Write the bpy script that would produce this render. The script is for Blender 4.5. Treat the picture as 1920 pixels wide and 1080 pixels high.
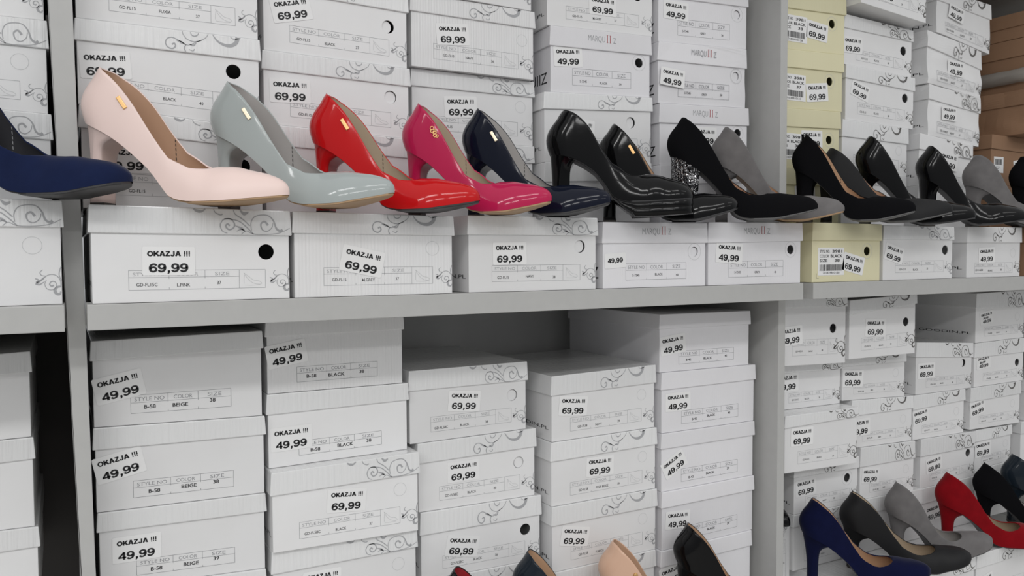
import bpy, bmesh, math, random
from mathutils import Vector, Matrix, noise

random.seed(7)
for _o in list(bpy.data.objects):
    bpy.data.objects.remove(_o, do_unlink=True)
SC = bpy.context.scene
COL = SC.collection

# ------------------------------------------------------------------ camera
def add_camera():
    yaw, pitch, roll = 0.499372, 0.041442, 0.005028
    f = Vector((math.sin(yaw) * math.cos(pitch), math.cos(yaw) * math.cos(pitch), -math.sin(pitch)))
    r = Vector((math.cos(yaw), -math.sin(yaw), 0.0))
    d = f.cross(r)
    r2 = r * math.cos(roll) + d * math.sin(roll)
    d2 = d * math.cos(roll) - r * math.sin(roll)
    cam = bpy.data.cameras.new('camera')
    cam.sensor_width = 36.0
    cam.lens = 1550.0 / 1920.0 * 36.0
    cam.clip_start = 0.02
    o = bpy.data.objects.new('camera', cam)
    COL.objects.link(o)
    up = -d2
    m = Matrix((r2, up, -f)).transposed().to_4x4()
    m.translation = Vector((0.0, -0.96, 1.35))
    o.matrix_world = m
    SC.camera = o
add_camera()

# ------------------------------------------------------------------ world, lamps, exposure
W = bpy.data.worlds.new('shop_daylight')
SC.world = W
W.use_nodes = True
_nt = W.node_tree
_bg = _nt.nodes['Background']
# bright white ceiling overhead, dimmer aisle at eye level, darker floor below
_tc = _nt.nodes.new('ShaderNodeTexCoord')
_sp = _nt.nodes.new('ShaderNodeSeparateXYZ')
_rp = _nt.nodes.new('ShaderNodeValToRGB')
_mp = _nt.nodes.new('ShaderNodeMapRange')
_mp.inputs['From Min'].default_value = -1
_nt.links.new(_tc.outputs['Generated'], _sp.inputs[0])
_nt.links.new(_sp.outputs['Z'], _mp.inputs['Value'])
_nt.links.new(_mp.outputs['Result'], _rp.inputs['Fac'])
_e = _rp.color_ramp.elements
_e[0].position, _e[0].color = 0.30, (.26, .26, .26, 1)
_e[1].position, _e[1].color = 0.85, (1, 1, 1, 1)
_m = _rp.color_ramp.elements.new(0.52); _m.color = (.40, .41, .42, 1)
_nt.links.new(_rp.outputs['Color'], _bg.inputs[0])
_bg.inputs[1].default_value = 1.10

def area(name, loc, sx, sy, power, rot=(0, 0, 0), col=(1, 0.995, 0.985)):
    l = bpy.data.lights.new(name, 'AREA')
    l.shape = 'RECTANGLE'
    l.size, l.size_y, l.energy, l.color = sx, sy, power, col
    o = bpy.data.objects.new(name, l)
    o.location, o.rotation_euler = loc, rot
    COL.objects.link(o)
# rows of ceiling strip lights over the aisle, parallel to the shelves
for k, y in enumerate((-2.1, -4.0)):
    for x, f in ((-2.7, 1.7), (-1.2, 1.3), (0.3, 0.85), (1.9, 0.25)):
        area('ceiling_strip_light', (x, y, 2.95), 1.2, 0.25, (14, 16)[k] * f, (math.radians(10), 0, 0))

SC.cycles.diffuse_bounces = 7
SC.view_settings.view_transform = 'Standard'
SC.view_settings.look = 'None'
SC.view_settings.gamma = 1.0
SC.view_settings.use_curve_mapping = False
SC.view_settings.exposure = -0.27

# ------------------------------------------------------------------ materials
def new_mat(name):
    m = bpy.data.materials.new(name)
    m.use_nodes = True
    nt = m.node_tree
    return m, nt, nt.nodes['Principled BSDF']

def mat(name, col, rough=0.5, metal=0.0, coat=0.0, spec=0.5, bump=None, vary=0.0, vscale=20.0, sheen=0.0, coat_rough=0.03):
    m, nt, p = new_mat(name)
    p.inputs['Base Color'].default_value = (*col, 1)
    p.inputs['Roughness'].default_value = rough
    p.inputs['Metallic'].default_value = metal
    p.inputs['Coat Weight'].default_value = coat
    p.inputs['Coat Roughness'].default_value = coat_rough
    p.inputs['Specular IOR Level'].default_value = spec
    if sheen:
        p.inputs['Sheen Weight'].default_value = sheen
        p.inputs['Sheen Roughness'].default_value = 0.4
    N, Lk = nt.nodes.new, nt.links.new
    tc = N('ShaderNodeTexCoord')
    if vary:
        n = N('ShaderNodeTexNoise'); n.inputs['Scale'].default_value = vscale; n.inputs['Detail'].default_value = 4
        Lk(tc.outputs['Object'], n.inputs['Vector'])
        r = N('ShaderNodeValToRGB')
        r.color_ramp.elements[0].position, r.color_ramp.elements[1].position = 0.3, 0.7
        r.color_ramp.elements[0].color = (*[c * (1 - vary) for c in col], 1)
        r.color_ramp.elements[1].color = (*[min(1, c * (1 + vary)) for c in col], 1)
        Lk(n.outputs['Fac'], r.inputs['Fac']); Lk(r.outputs['Color'], p.inputs['Base Color'])
    if bump:
        sc, st, dist = bump
        n2 = N('ShaderNodeTexNoise'); n2.inputs['Scale'].default_value = sc; n2.inputs['Detail'].default_value = 3
        Lk(tc.outputs['Object'], n2.inputs['Vector'])
        b = N('ShaderNodeBump'); b.inputs['Strength'].default_value = st; b.inputs['Distance'].default_value = dist
        Lk(n2.outputs['Fac'], b.inputs['Height']); Lk(b.outputs['Normal'], p.inputs['Normal'])
    return m

def card_mat(name, col, rough=0.42, flute=0.00001, wave=0.0006, coat=0.25, streak=0.0):
    """glossy printed board: fine vertical flutes plus soft waviness"""
    m, nt, p = new_mat(name)
    N, Lk = nt.nodes.new, nt.links.new
    tc = N('ShaderNodeTexCoord')
    oi = N('ShaderNodeObjectInfo')
    # slightly different white from one box to the next
    hs = N('ShaderNodeHueSaturation'); hs.inputs['Color'].default_value = (*col, 1)
    mr = N('ShaderNodeMapRange'); mr.inputs['To Min'].default_value = 0.94; mr.inputs['To Max'].default_value = 1.03
    Lk(oi.outputs['Random'], mr.inputs['Value']); Lk(mr.outputs['Result'], hs.inputs['Value'])
    n0 = N('ShaderNodeTexNoise'); n0.inputs['Scale'].default_value = 9; n0.inputs['Detail'].default_value = 5
    Lk(tc.outputs['Object'], n0.inputs['Vector'])
    mx = N('ShaderNodeMix'); mx.data_type = 'RGBA'; mx.blend_type = 'MULTIPLY'
    mx.inputs['Factor'].default_value = 1
    r = N('ShaderNodeValToRGB'); r.color_ramp.elements[0].position = .25; r.color_ramp.elements[1].position = .6
    r.color_ramp.elements[0].color = (.95, .945, .94, 1); r.color_ramp.elements[1].color = (1, 1, 1, 1)
    Lk(n0.outputs['Fac'], r.inputs['Fac'])
    Lk(hs.outputs['Color'], mx.inputs['A']); Lk(r.outputs['Color'], mx.inputs['B'])
    Lk(mx.outputs['Result'], p.inputs['Base Color'])
    p.inputs['Roughness'].default_value = rough
    p.inputs['Coat Weight'].default_value = coat
    p.inputs['Coat Roughness'].default_value = 0.22
    w = N('ShaderNodeTexWave'); w.wave_type = 'BANDS'; w.bands_direction = 'X'
    w.inputs['Scale'].default_value = 75; w.inputs['Distortion'].default_value = 0.6; w.inputs['Detail'].default_value = 1
    Lk(tc.outputs['Object'], w.inputs['Vector'])
    n1 = N('ShaderNodeTexNoise'); n1.inputs['Scale'].default_value = 22; n1.inputs['Detail'].default_value = 3
    Lk(tc.outputs['Object'], n1.inputs['Vector'])
    b1 = N('ShaderNodeBump'); b1.inputs['Strength'].default_value = 1; b1.inputs['Distance'].default_value = flute
    Lk(w.outputs['Fac'], b1.inputs['Height'])
    b2 = N('ShaderNodeBump'); b2.inputs['Strength'].default_value = 1; b2.inputs['Distance'].default_value = wave
    Lk(n1.outputs['Fac'], b2.inputs['Height']); Lk(b1.outputs['Normal'], b2.inputs['Normal'])
    last = b2
    if streak:                                    # uneven upright ripples of pasted glossy paper
        mp = N('ShaderNodeMapping'); mp.inputs['Scale'].default_value = (230, 20, 10)
        Lk(tc.outputs['Object'], mp.inputs['Vector'])
        n3 = N('ShaderNodeTexNoise'); n3.inputs['Scale'].default_value = 1; n3.inputs['Detail'].default_value = 2
        Lk(mp.outputs['Vector'], n3.inputs['Vector'])
        b3 = N('ShaderNodeBump'); b3.inputs['Strength'].default_value = 1; b3.inputs['Distance'].default_value = streak
        Lk(n3.outputs['Fac'], b3.inputs['Height']); Lk(b2.outputs['Normal'], b3.inputs['Normal'])
        last = b3
    Lk(last.outputs['Normal'], p.inputs['Normal'])
    return m

def stone_mat(name):
    """rows of cut glass stones on black"""
    m, nt, p = new_mat(name)
    N, Lk = nt.nodes.new, nt.links.new
    tc = N('ShaderNodeTexCoord')
    v = N('ShaderNodeTexVoronoi'); v.inputs['Scale'].default_value = 520; v.inputs['Randomness'].default_value = 0.55
    Lk(tc.outputs['Object'], v.inputs['Vector'])
    r = N('ShaderNodeValToRGB'); r.color_ramp.elements[0].position = .25; r.color_ramp.elements[1].position = .40
    r.color_ramp.elements[0].color = (.93, .93, .95, 1); r.color_ramp.elements[1].color = (.01, .01, .012, 1)
    Lk(v.outputs['Distance'], r.inputs['Fac']); Lk(r.outputs['Color'], p.inputs['Base Color'])
    p.inputs['Metallic'].default_value = 0.45
    p.inputs['Roughness'].default_value = 0.2
    # every stone is tilted its own way
    g = N('ShaderNodeNewGeometry')
    s = N('ShaderNodeVectorMath'); s.operation = 'SUBTRACT'; s.inputs[1].default_value = (.5, .5, .5)
    Lk(v.outputs['Color'], s.inputs[0])
    a = N('ShaderNodeVectorMath'); a.operation = 'MULTIPLY_ADD'; a.inputs[1].default_value = (.8, .8, .8)
    Lk(s.outputs[0], a.inputs[0]); Lk(g.outputs['Normal'], a.inputs[2])
    nz = N('ShaderNodeVectorMath'); nz.operation = 'NORMALIZE'; Lk(a.outputs[0], nz.inputs[0])
    Lk(nz.outputs[0], p.inputs['Normal'])
    return m

M = {}
M['white'] = card_mat('white_board', (.795, .795, .80))
M['gloss'] = card_mat('glossy_white_board', (.795, .80, .805), rough=.27, wave=.0016, coat=.7, streak=.0011)
M['cool'] = card_mat('cool_white_board', (.79, .785, .81), rough=.5, flute=.00004, wave=.0003, coat=.12)
M['fluted'] = card_mat('fluted_white_board', (.795, .795, .80), rough=.32, flute=.00020, wave=.0009, coat=.5, streak=.0008)
M['cream'] = card_mat('cream_board', (.74, .70, .47), rough=.55, flute=.00003, wave=.0003, coat=.08)
M['brown'] = card_mat('brown_board', (.31, .18, .105), rough=.8, flute=.00005, wave=.0006, coat=0)
M['ink'] = mat('black_ink', (.012, .012, .014), .55)
M['grey_ink'] = mat('grey_ink', (.25, .255, .27), .5)
M['scroll_ink'] = mat('silver_scroll_ink', (.385, .39, .405), .4)
M['pale_ink'] = mat('pale_ink', (.36, .365, .38), .5)
M['faint_ink'] = mat('faint_ink', (.52, .525, .535), .45)
M['dark_scroll'] = mat('dark_scroll_ink', (.13, .125, .12), .5)
M['red_ink'] = mat('red_ink', (.36, .03, .035), .5)
M['sticker'] = mat('white_sticker', (.825, .825, .825), .5)
M['laminate'] = mat('grey_laminate', (.455, .455, .445), .5, vary=.02, vscale=60, bump=(900, .08, .0003))
M['back'] = mat('grey_back_board', (.70, .70, .69), .5, vary=.02)
M['shaded_back'] = mat('shaded_back_board', (.05, .045, .042), .6)  # shade deep in the outer bays, put into the board colour
M['floor'] = mat('floor_tile', (.42, .41, .39), .4, vary=.08, vscale=3)
M['tan'] = mat('tan_sole', (.42, .27, .15), .55, vary=.05)
M['dark_sole'] = mat('dark_sole', (.035, .035, .037), .5)
M['grey_sole'] = mat('grey_sole', (.11, .11, .11), .5)
M['tip'] = mat('heel_tip', (.05, .045, .04), .6)
M['gold'] = mat('gold_tag', (.72, .45, .20), .38, metal=1, bump=(900, .25, .0004))
M['pale_gold'] = mat('pale_gold_tag', (.76, .66, .50), .35, metal=1, bump=(900, .25, .0004))
M['stones'] = stone_mat('glass_stones')
M['plastic'] = mat('clear_bag', (.55, .52, .48), .25, coat=.4)
M['tissue'] = mat('tissue_paper', (.85, .85, .85), .7)
def satin(n, c): return mat(n, c, .38, sheen=.25, bump=(1500, .06, .0002), spec=.4)
def patent(n, c): return mat(n, c, .09, spec=.22 if max(c) < .03 else .3, bump=(30, .22, .0010))
def suede(n, c): return mat(n, c, .95, spec=.12, sheen=.12, vary=.10, vscale=55, bump=(1400, .25, .0004))
def lining(n, c): return mat(n, c, .42, bump=(600, .05, .0002))
M['pink_satin'] = satin('pink_satin', (.84, .66, .61))
M['grey_patent'] = patent('grey_patent', (.37, .405, .40))
M['red_patent'] = patent('red_patent', (.52, .006, .008))
M['fuchsia_patent'] = patent('fuchsia_patent', (.46, .014, .075))
M['navy_patent'] = patent('navy_patent', (.004, .006, .016))
M['slate_patent'] = patent('slate_patent', (.012, .018, .026))
M['black_patent'] = patent('black_patent', (.003, .003, .0035))
M['beige_patent'] = patent('beige_patent', (.66, .43, .31))
M['black_suede'] = mat('black_suede', (.005, .005, .006), .95, spec=.08, bump=(1400, .25, .0004))
M['black_matte'] = mat('black_matte', (.007, .007, .008), .6, spec=.3, bump=(900, .12, .0003))
M['navy_suede'] = suede('navy_suede', (.008, .014, .048))
M['royal_suede'] = suede('royal_navy_suede', (.004, .006, .032))
M['grey_suede'] = suede('grey_suede', (.155, .148, .148))
M['red_suede'] = suede('red_suede', (.21, .003, .007))
M['tan_lining'] = lining('tan_lining', (.50, .32, .20))
M['rose_lining'] = lining('rose_tan_lining', (.52, .33, .22))
M['beige_lining'] = lining('beige_lining', (.46, .37, .27))
M['grey_lining'] = lining('grey_lining', (.42, .40, .385))
M['dark_lining'] = lining('dark_lining', (.03, .03, .035))
M['red_lining'] = lining('red_lining', (.35, .02, .03))

# ------------------------------------------------------------------ object helpers
def link(name, bm, mats, parent=None, smooth=False):
    me = bpy.data.meshes.new(name)
    bm.to_mesh(me); bm.free()
    for m in (mats if isinstance(mats, (list, tuple)) else [mats]):
        me.materials.append(M[m])
    if smooth:
        for p in me.polygons:
            p.use_smooth = True
    o = bpy.data.objects.new(name, me)
    COL.objects.link(o)
    if parent:
        o.parent = parent
    return o

def thing(name, label, cat, group=None, loc=(0, 0, 0), rot=(0, 0, 0)):
    o = bpy.data.objects.new(name, None)
    o.empty_display_size = .02
    COL.objects.link(o)
    o.location, o.rotation_euler = loc, rot
    o['label'], o['category'] = label, cat
    if group:
        o['group'] = group
    return o

def prism(bm, fr, y0, y1, bevel=0.0, mi=0, back_in=0.0):
    """fr: front corners bl, br, tr, tl as (x, z)"""
    vs = [bm.verts.new((x, y, z)) for y in (y0, y1) for x, z in fr]
    a = vs
    fs = [(0, 1, 2, 3), (5, 4, 7, 6), (4, 0, 3, 7), (1, 5, 6, 2), (3, 2, 6, 7), (4, 5, 1, 0)]
    faces = [bm.faces.new([a[i] for i in f]) for f in fs]
    for f in faces:
        f.material_index = mi
    if bevel:
        es = list({e for f in faces for e in f.edges})
        bmesh.ops.bevel(bm, geom=es, offset=bevel, segments=2, profile=.6, affect='EDGES')
    return faces

def box(bm, x0, x1, y0, y1, z0, z1, bevel=0.0, mi=0):
    return prism(bm, [(x0, z0), (x1, z0), (x1, z1), (x0, z1)], y0, y1, bevel, mi)

# lettering as flat polygons, cached per string
_glyphs = {}
def glyphs(text, bold=0.0):
    k = (text, bold)
    if k not in _glyphs:
        cu = bpy.data.curves.new('t', 'FONT')
        cu.body, cu.size, cu.resolution_u, cu.offset = text, 1.0, 3, bold
        cu.fill_mode = 'FRONT'
        ob = bpy.data.objects.new('t', cu)
        me = ob.to_mesh()
        V = [(v.co.x, v.co.y) for v in me.vertices]
        F = [tuple(p.vertices) for p in me.polygons]
        ob.to_mesh_clear()
        bpy.data.objects.remove(ob); bpy.data.curves.remove(cu)
        if V:
            x0 = min(v[0] for v in V); x1 = max(v[0] for v in V)
            V = [((x - x0), y) for x, y in V]
        else:
            x0 = x1 = 0
        _glyphs[k] = (V, F, x1 - x0)
    return _glyphs[k]
CAP = 0.70                                     # cap height of the built-in face at size 1

def put_text(bm, text, place, x, z, cap, mi, width=None, ang=0.0, bold=0.0, align='C'):
    """place(x, z) -> 3D point; text stands on baseline point (x, z)"""
    V, F, wd = glyphs(text, bold)
    s = cap / CAP
    sx = s if width is None else width / max(wd, 1e-6)
    off = {'L': 0, 'C': -wd * sx / 2, 'R': -wd * sx}[align]
    ca, sa = math.cos(ang), math.sin(ang)
    vs = []
    for a, b in V:
        px, pz = a * sx + off, b * s
        vs.append(bm.verts.new(place(x + px * ca - pz * sa, z + px * sa + pz * ca)))
    for f in F:
        try:
            bm.faces.new([vs[i] for i in f]).material_index = mi
        except ValueError:
            pass

def quad(bm, place, pts, mi):
    try:
        bm.faces.new([bm.verts.new(place(*p)) for p in pts]).material_index = mi
    except ValueError:
        pass

def spline(pts, n=6):
    out = []
    P = [pts[0]] + list(pts) + [pts[-1]]
    for i in range(1, len(P) - 2):
        p0, p1, p2, p3 = P[i - 1], P[i], P[i + 1], P[i + 2]
        for k in range(n):
            t = k / n
            out.append(tuple(.5 * (2 * p1[j] + (p2[j] - p0[j]) * t + (2 * p0[j] - 5 * p1[j] + 4 * p2[j] - p3[j]) * t * t
                                   + (3 * p1[j] - p0[j] - 3 * p2[j] + p3[j]) * t ** 3) for j in (0, 1)))
    out.append(tuple(pts[-1]))
    return out

def ribbon(bm, place, pts, w0, w1, mi, n=6, wm=None):
    P = spline(pts, n)
    L, R = [], []
    for i, p in enumerate(P):
        a, b = P[max(i - 1, 0)], P[min(i + 1, len(P) - 1)]
        dx, dz = b[0] - a[0], b[1] - a[1]
        l = math.hypot(dx, dz) or 1
        t = i / (len(P) - 1)
        w = (w0 + (w1 - w0) * t) if wm is None else (w0 + (wm - w0) * 2 * t if t < .5 else wm + (w1 - wm) * (2 * t - 1))
        L.append((p[0] - dz / l * w / 2, p[1] + dx / l * w / 2)); R.append((p[0] + dz / l * w / 2, p[1] - dx / l * w / 2))
    vl = [bm.verts.new(place(*q)) for q in L]; vr = [bm.verts.new(place(*q)) for q in R]
    for i in range(len(P) - 1):
        bm.faces.new((vl[i], vr[i], vr[i + 1], vl[i + 1])).material_index = mi

# heavy stretched grotesque of the price stickers, drawn as strokes in cap-height units: advance, strokes (points, width)
def _flip(P, cx=.36): return [(2 * cx - x, 1 - y) for x, y in P]
_six = [(.63, .76), (.56, .90), (.40, .935), (.22, .85), (.115, .62), (.105, .40), (.16, .17), (.35, .065), (.53, .12), (.62, .29), (.57, .48), (.42, .575), (.25, .53), (.14, .38)]
HEAVY = {
    '6': (.76, [(_six, .17)]), '9': (.76, [(_flip(_six), .17)]),
    '4': (.76, [([(.53, 0), (.53, 1)], .19), ([(.0, .29), (.72, .29)], .16), ([(.52, .95), (.055, .31)], .15)]),
    '5': (.76, [([(.17, .92), (.62, .92)], .16), ([(.22, .94), (.15, .47)], .16), ([(.14, .50), (.32, .60), (.52, .55), (.61, .34), (.53, .14), (.34, .07), (.17, .12), (.08, .25)], .17)]),
    ',': (.38, [([(.08, .095), (.28, .095)], .19), ([(.22, .10), (.17, -.10), (.08, -.19)], .11)]),
    'O': (.84, [([(.40 + .31 * math.cos(a * math.pi / 8), .5 + .415 * math.sin(a * math.pi / 8)) for a in range(17)], .19)]),
    'K': (.80, [([(.13, 0), (.13, 1)], .21), ([(.17, .36), (.66, .97)], .20), ([(.33, .60), (.70, .02)], .22)]),
    'A': (.78, [([(.09, 0), (.37, 1)], .20), ([(.67, 0), (.39, 1)], .20), ([(.2, .27), (.56, .27)], .15)]),
    'Z': (.72, [([(.06, .91), (.64, .91)], .18), ([(.03, .09), (.66, .09)], .18), ([(.58, .90), (.10, .10)], .19)]),
    'J': (.66, [([(.47, 1), (.47, .34), (.40, .12), (.26, .075), (.13, .14), (.10, .32)], .19)]),
    '!': (.40, [([(.18, 1), (.18, .30)], .19), ([(.08, .095), (.28, .095)], .19)]),
    ' ': (.3, []),
}
def put_heavy(bm, text, place, x, z, cap, mi, width, align='C'):
    adv = sum(HEAVY[c][0] for c in text) - .06
    sx = width / adv
    px = x - (width / 2 if align == 'C' else 0)
    for c in text:
        a, st = HEAVY[c]
        for P, wd in st:
            curve = len(P) > 2
            F = lambda u, v, e=px: place(e + u * sx, z + v * cap)
            ribbon(bm, F, P, wd * 1.22, wd * 1.22, mi, n=4 if curve else 1)
        px += a * sx

# ------------------------------------------------------------------ scroll ornament (drawn in a unit frame, traced by eye)
# each stroke: points, start width, end width, middle width (None = straight taper)
SCROLL_A = [   # x from the right end of the lid, in lid heights
    ([(-4.02, 1), (-3.92, .90), (-3.72, .87), (-3.55, .97)], .05, .04, .13),
    ([(-3.22, 1), (-3.15, .84), (-2.95, .76), (-2.86, .80)], .03, .05, .05),
    ([(-2.58, .34), (-2.66, .42), (-2.74, .33), (-2.62, .20), (-2.44, .26), (-2.38, .42), (-2.52, .60), (-2.80, .60), (-2.96, .38), (-2.88, .14), (-2.68, .06)], .07, .035, .06),
    ([(-2.80, .60), (-2.54, .61), (-2.18, .52), (-1.90, .32), (-1.60, .04)], .04, .05, .05),
    ([(-2.42, 1), (-2.34, .80), (-2.02, .60), (-1.75, .36)], .03, .05, .05),
    ([(-2.15, .97), (-1.98, .83), (-1.80, .90)], .04, .05, .15),
    ([(-1.68, .18), (-1.70, .47), (-1.56, .71), (-1.28, .80), (-.95, .78), (-.74, .58), (-.62, .28), (-.46, .18), (-.36, .24)], .035, .12, .045),
    ([(-.98, .40), (-1.12, .54), (-1.28, .44), (-1.22, .22), (-1.02, .16), (-.82, .30), (-.76, .50)], .10, .03, .05),
    ([(-2.10, .02), (-1.90, .16), (-1.62, .05), (-1.10, .02), (-.50, .10), (-.04, .30)], .03, .03, .035),
    ([(-2.36, .36), (-2.10, .26), (-1.95, .16)], .02, .02, .11),
    ([(-2.30, .14), (-2.10, .22), (-1.95, .14)], .02, .02, .07),
]
SCROLL_B = [
    ([(-4.04, .30), (-3.93, .36), (-3.89, .22), (-4.04, .10), (-4.24, .17), (-4.32, .36), (-4.22, .56), (-4.00, .62), (-3.70, .50), (-3.42, .36), (-3.22, .38), (-2.96, .54), (-2.70, .66)], .07, .03, .05),
    ([(-3.57, .98), (-3.54, .82), (-3.37, .62), (-3.07, .54), (-2.78, .62), (-2.52, .80), (-2.42, .98)], .03, .03, .045),
    ([(-3.22, .98), (-3.16, .84), (-3.03, .80), (-2.89, .88), (-2.86, .98)], .03, .03, .06),
    ([(-3.42, .36), (-3.50, .20), (-3.44, .03)], .04, .05, .05),
    ([(-3.30, .16), (-3.12, .10), (-3.05, .2)], .03, .05, .04),
    ([(-3.86, .52), (-3.62, .44), (-3.46, .36)], .02, .02, .12),
    ([(-3.30, .42), (-3.10, .36), (-2.96, .50)], .02, .02, .09),
    ([(-2.22, .97), (-2.00, .70), (-1.70, .56), (-1.38, .56), (-1.14, .72), (-1.06, .97)], .03, .20, .16),
    ([(-1.40, .97), (-1.25, .88), (-1.06, .92), (-.92, .97)], .02, .03, .05),
]
SCROLL_C = [   # lower right corner of the front; x from the right edge, unit = body height below the lid
    ([(-.30, .30), (-.24, .31), (-.18, .37), (-.12, .39), (-.06, .37), (-.02, .31), (-.015, .24)], .008, .012, .010),
    ([(-.22, .45), (-.25, .42), (-.235, .38), (-.18, .37)], .008, .008, .012),
    ([(-.31, .34), (-.27, .32), (-.29, .28), (-.25, .31), (-.20, .36)], .01, .01, .03),
    ([(-.18, .32), (-.20, .26), (-.17, .20), (-.11, .19), (-.065, .235), (-.08, .29), (-.125, .295), (-.145, .26), (-.12, .235), (-.10, .25)], .008, .02, .010),
    ([(-.01, .23), (-.055, .225), (-.085, .185), (-.07, .14), (-.03, .13), (-.018, .165)], .02, .015, .04),
    ([(-.005, .49), (-.022, .45), (-.032, .38), (-.005, .31)], .012, .008, .014),
    ([(-.31, .27), (-.26, .26), (-.20, .30)], .008, .006, .02),
]
SHOE_ICON = [
    [(.12, .85), (.22, .62), (.45, .30), (.75, .16), (.93, .20), (.80, .36), (.55, .42), (.35, .62), (.12, .85)],
    [(.14, .72), (.12, .45), (.12, .20)], [(.14, .12), (.45, .10), (.85, .12)],
]
# ------------------------------------------------------------------ shelving
def build_shelving():
    t = thing('shelving_unit', 'grey laminate shelving bank holding every shoe box and pump', 'shelving')
    def part(name, fn, m):
        bm = bmesh.new(); fn(bm); return link(name, bm, m, t)
    YB = .44
    # left upright leans a little, as in the shop
    def left_post(bm):
        def xl(z): return -.0039 + (1.566 - z) * .0268
        def xr(z): return .0166 + (1.566 - z) * .0166
        prism(bm, [(xl(.0), .0), (xr(0) - .004, .0), (xr(2.1) + .004, 2.1), (xl(2.1), 2.1)], .055, YB, .0008)
    part('upright_panel', left_post, 'laminate')
    part('upright_panel', lambda bm: box(bm, 1.0702, 1.0862, .055, YB, 0, 2.1, .0008), 'laminate')
    part('upright_panel', lambda bm: box(bm, 2.152, 2.168, .055, YB, 0, 2.1, .0008), 'laminate')
    part('upright_panel', lambda bm: box(bm, -1.085, -1.069, .055, YB, 0, 2.1, .0008), 'laminate')
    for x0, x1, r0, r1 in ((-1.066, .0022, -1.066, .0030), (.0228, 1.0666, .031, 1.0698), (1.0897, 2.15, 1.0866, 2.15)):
        for ztop in (.6625, 1.2995, 1.965):
            def board(bm):
                box(bm, x0, x1, -.0012, .05, ztop - .027, ztop, .0008)
                box(bm, r0, r1, .0502, YB - .001, ztop - .0268, ztop - .0002)
            part('shelf_board', board, 'laminate')
        part('back_panel', lambda bm: box(bm, r0, r1 if r1 > .01 else .014, YB, YB + .008, 0, 2.1), 'back' if r1 > .01 and r1 < 1.5 else 'shaded_back')  # left and right bays get the back with its shade painted in
    return t
build_shelving()
bm = bmesh.new(); box(bm, -3.5, 4.5, -5.0, 1.2, -.05, 0)
fl = link('floor', bm, 'floor'); fl['kind'] = 'structure'; fl['label'] = 'dull grey shop floor in front of the shelves'; fl['category'] = 'floor'
# ------------------------------------------------------------------ shoe boxes
DEPTH = dict(FL=.255, MQ=.26, CR=.25, GD=.25, B58=.27, B42=.275, FK=.25, BR=.28)
# printed table: u0, u1, v0, v1 (fractions of the front below the lid), header share, column splits, icon cell
TABLE = dict(FL=(.170, .866, .18, .465, .36, (.28, .54, .797), True), GD=(.146, .855, .12, .42, .38, (.27, .53, .79), True),
             FK=(.175, .870, .17, .44, .38, (.28, .54, .79), True), MQ=(.21, .80, .18, .55, .42, (.335, .67), False),
             B58=(.206, .803, .17, .44, .42, (.36, .66), False), B42=(.205, .822, .16, .46, .42, (.365, .69), False))
HOLE = dict(FL=(.868, .765, .0088), GD=(.86, .76, .0085), FK=(.85, .70, .0085), MQ=(.885, .80, .0075), CR=(.80, .745, .0078), BR=(.9, .7, .008))

def crumple(bm, amp, seed, h=None):
    if not amp:
        return
    for v in bm.verts:
        c = v.co
        n = Vector((noise.noise(Vector((c.x * 16 + seed, c.y * 16, c.z * 22))), noise.noise(Vector((c.x * 13, c.y * 13 + seed, c.z * 20 + 7))),
                    .5 * noise.noise(Vector((c.x * 15 + 3, c.y * 15, c.z * 18 + seed)))))
        if h is None:                             # lids buckle sideways only, so stacks stay seated
            n.z = 0
        else:
            k = min(1, max(0, c.z) / .025, max(0, h - c.z) / .025)
            n = n * max(.12, k)
            n.z *= max(0, k)
        v.co = c + n * amp

def sticker(root, place, bm_place, cx, cz, ang, price, length, struck=False, price_only=False, seed=0, amp=0):
    k = length / .0434
    k = max(.82, min(1.08, k))
    bm = bmesh.new()
    ca, sa = math.cos(ang), math.sin(ang)
    def P(eps):
        return lambda a, b: place(cx + (a * ca - b * sa) * k, cz + (a * sa + b * ca) * k, eps)
    z0, z1, hw = -.0208, .0106, .0268
    if price_only:
        z0, z1, hw = -.0095, .0165, .0225
    r, pts = .002, []
    for sx, sz, a0 in ((1, -1, -90), (1, 1, 0), (-1, 1, 90), (-1, -1, 180)):
        px, pz = sx * (hw - r), (z1 - r if sz > 0 else z0 + r)
        for q in range(4):
            a = math.radians(a0 + q * 30)
            pts.append((px + r * math.cos(a), pz + r * math.sin(a)))
    p0, p1 = P(.0003), P(.0005)
    lo = [bm.verts.new(p0(*p)) for p in pts]; hi = [bm.verts.new(p1(*p)) for p in pts]
    bm.faces.new(hi)
    for i in range(len(pts)):
        j = (i + 1) % len(pts)
        bm.faces.new((lo[i], lo[j], hi[j], hi[i]))
    T = P(.0007)
    if price_only:
        put_heavy(bm, price, T, 0, 0, .0078, 1, .032)
    else:
        put_heavy(bm, 'OKAZJA', T, -.0217, 0, .0056, 1, .0335, 'L')
        put_heavy(bm, '!!!', T, .0150, 0, .0056, 1, .0068, 'L')
        if struck:
            put_heavy(bm, '59,99', T, -.004, -.0078, .0048, 1, .020)
            ribbon(bm, P(.0009), [(-.0155, -.0065), (.008, -.0042)], .0007, .0007, 1, n=2)
            put_heavy(bm, price, T, 0, -.0175, .0074, 1, .033)
        else:
            put_heavy(bm, price, T, -.0005, -.0171, .0090, 1, .0398)
    if amp:                                       # the sticker rides on the dent as one stiff piece
        pr = bmesh.new(); v = pr.verts.new(place(cx, cz - .005, 0)); crumple(pr, amp, seed, .09)
        d = v.co - Vector(place(cx, cz - .005, 0)); pr.free()
        for w in bm.verts:
            w.co += d + Vector((0, -.0016, 0))
    link('price_sticker', bm, ['sticker', 'ink'], root)

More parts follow.
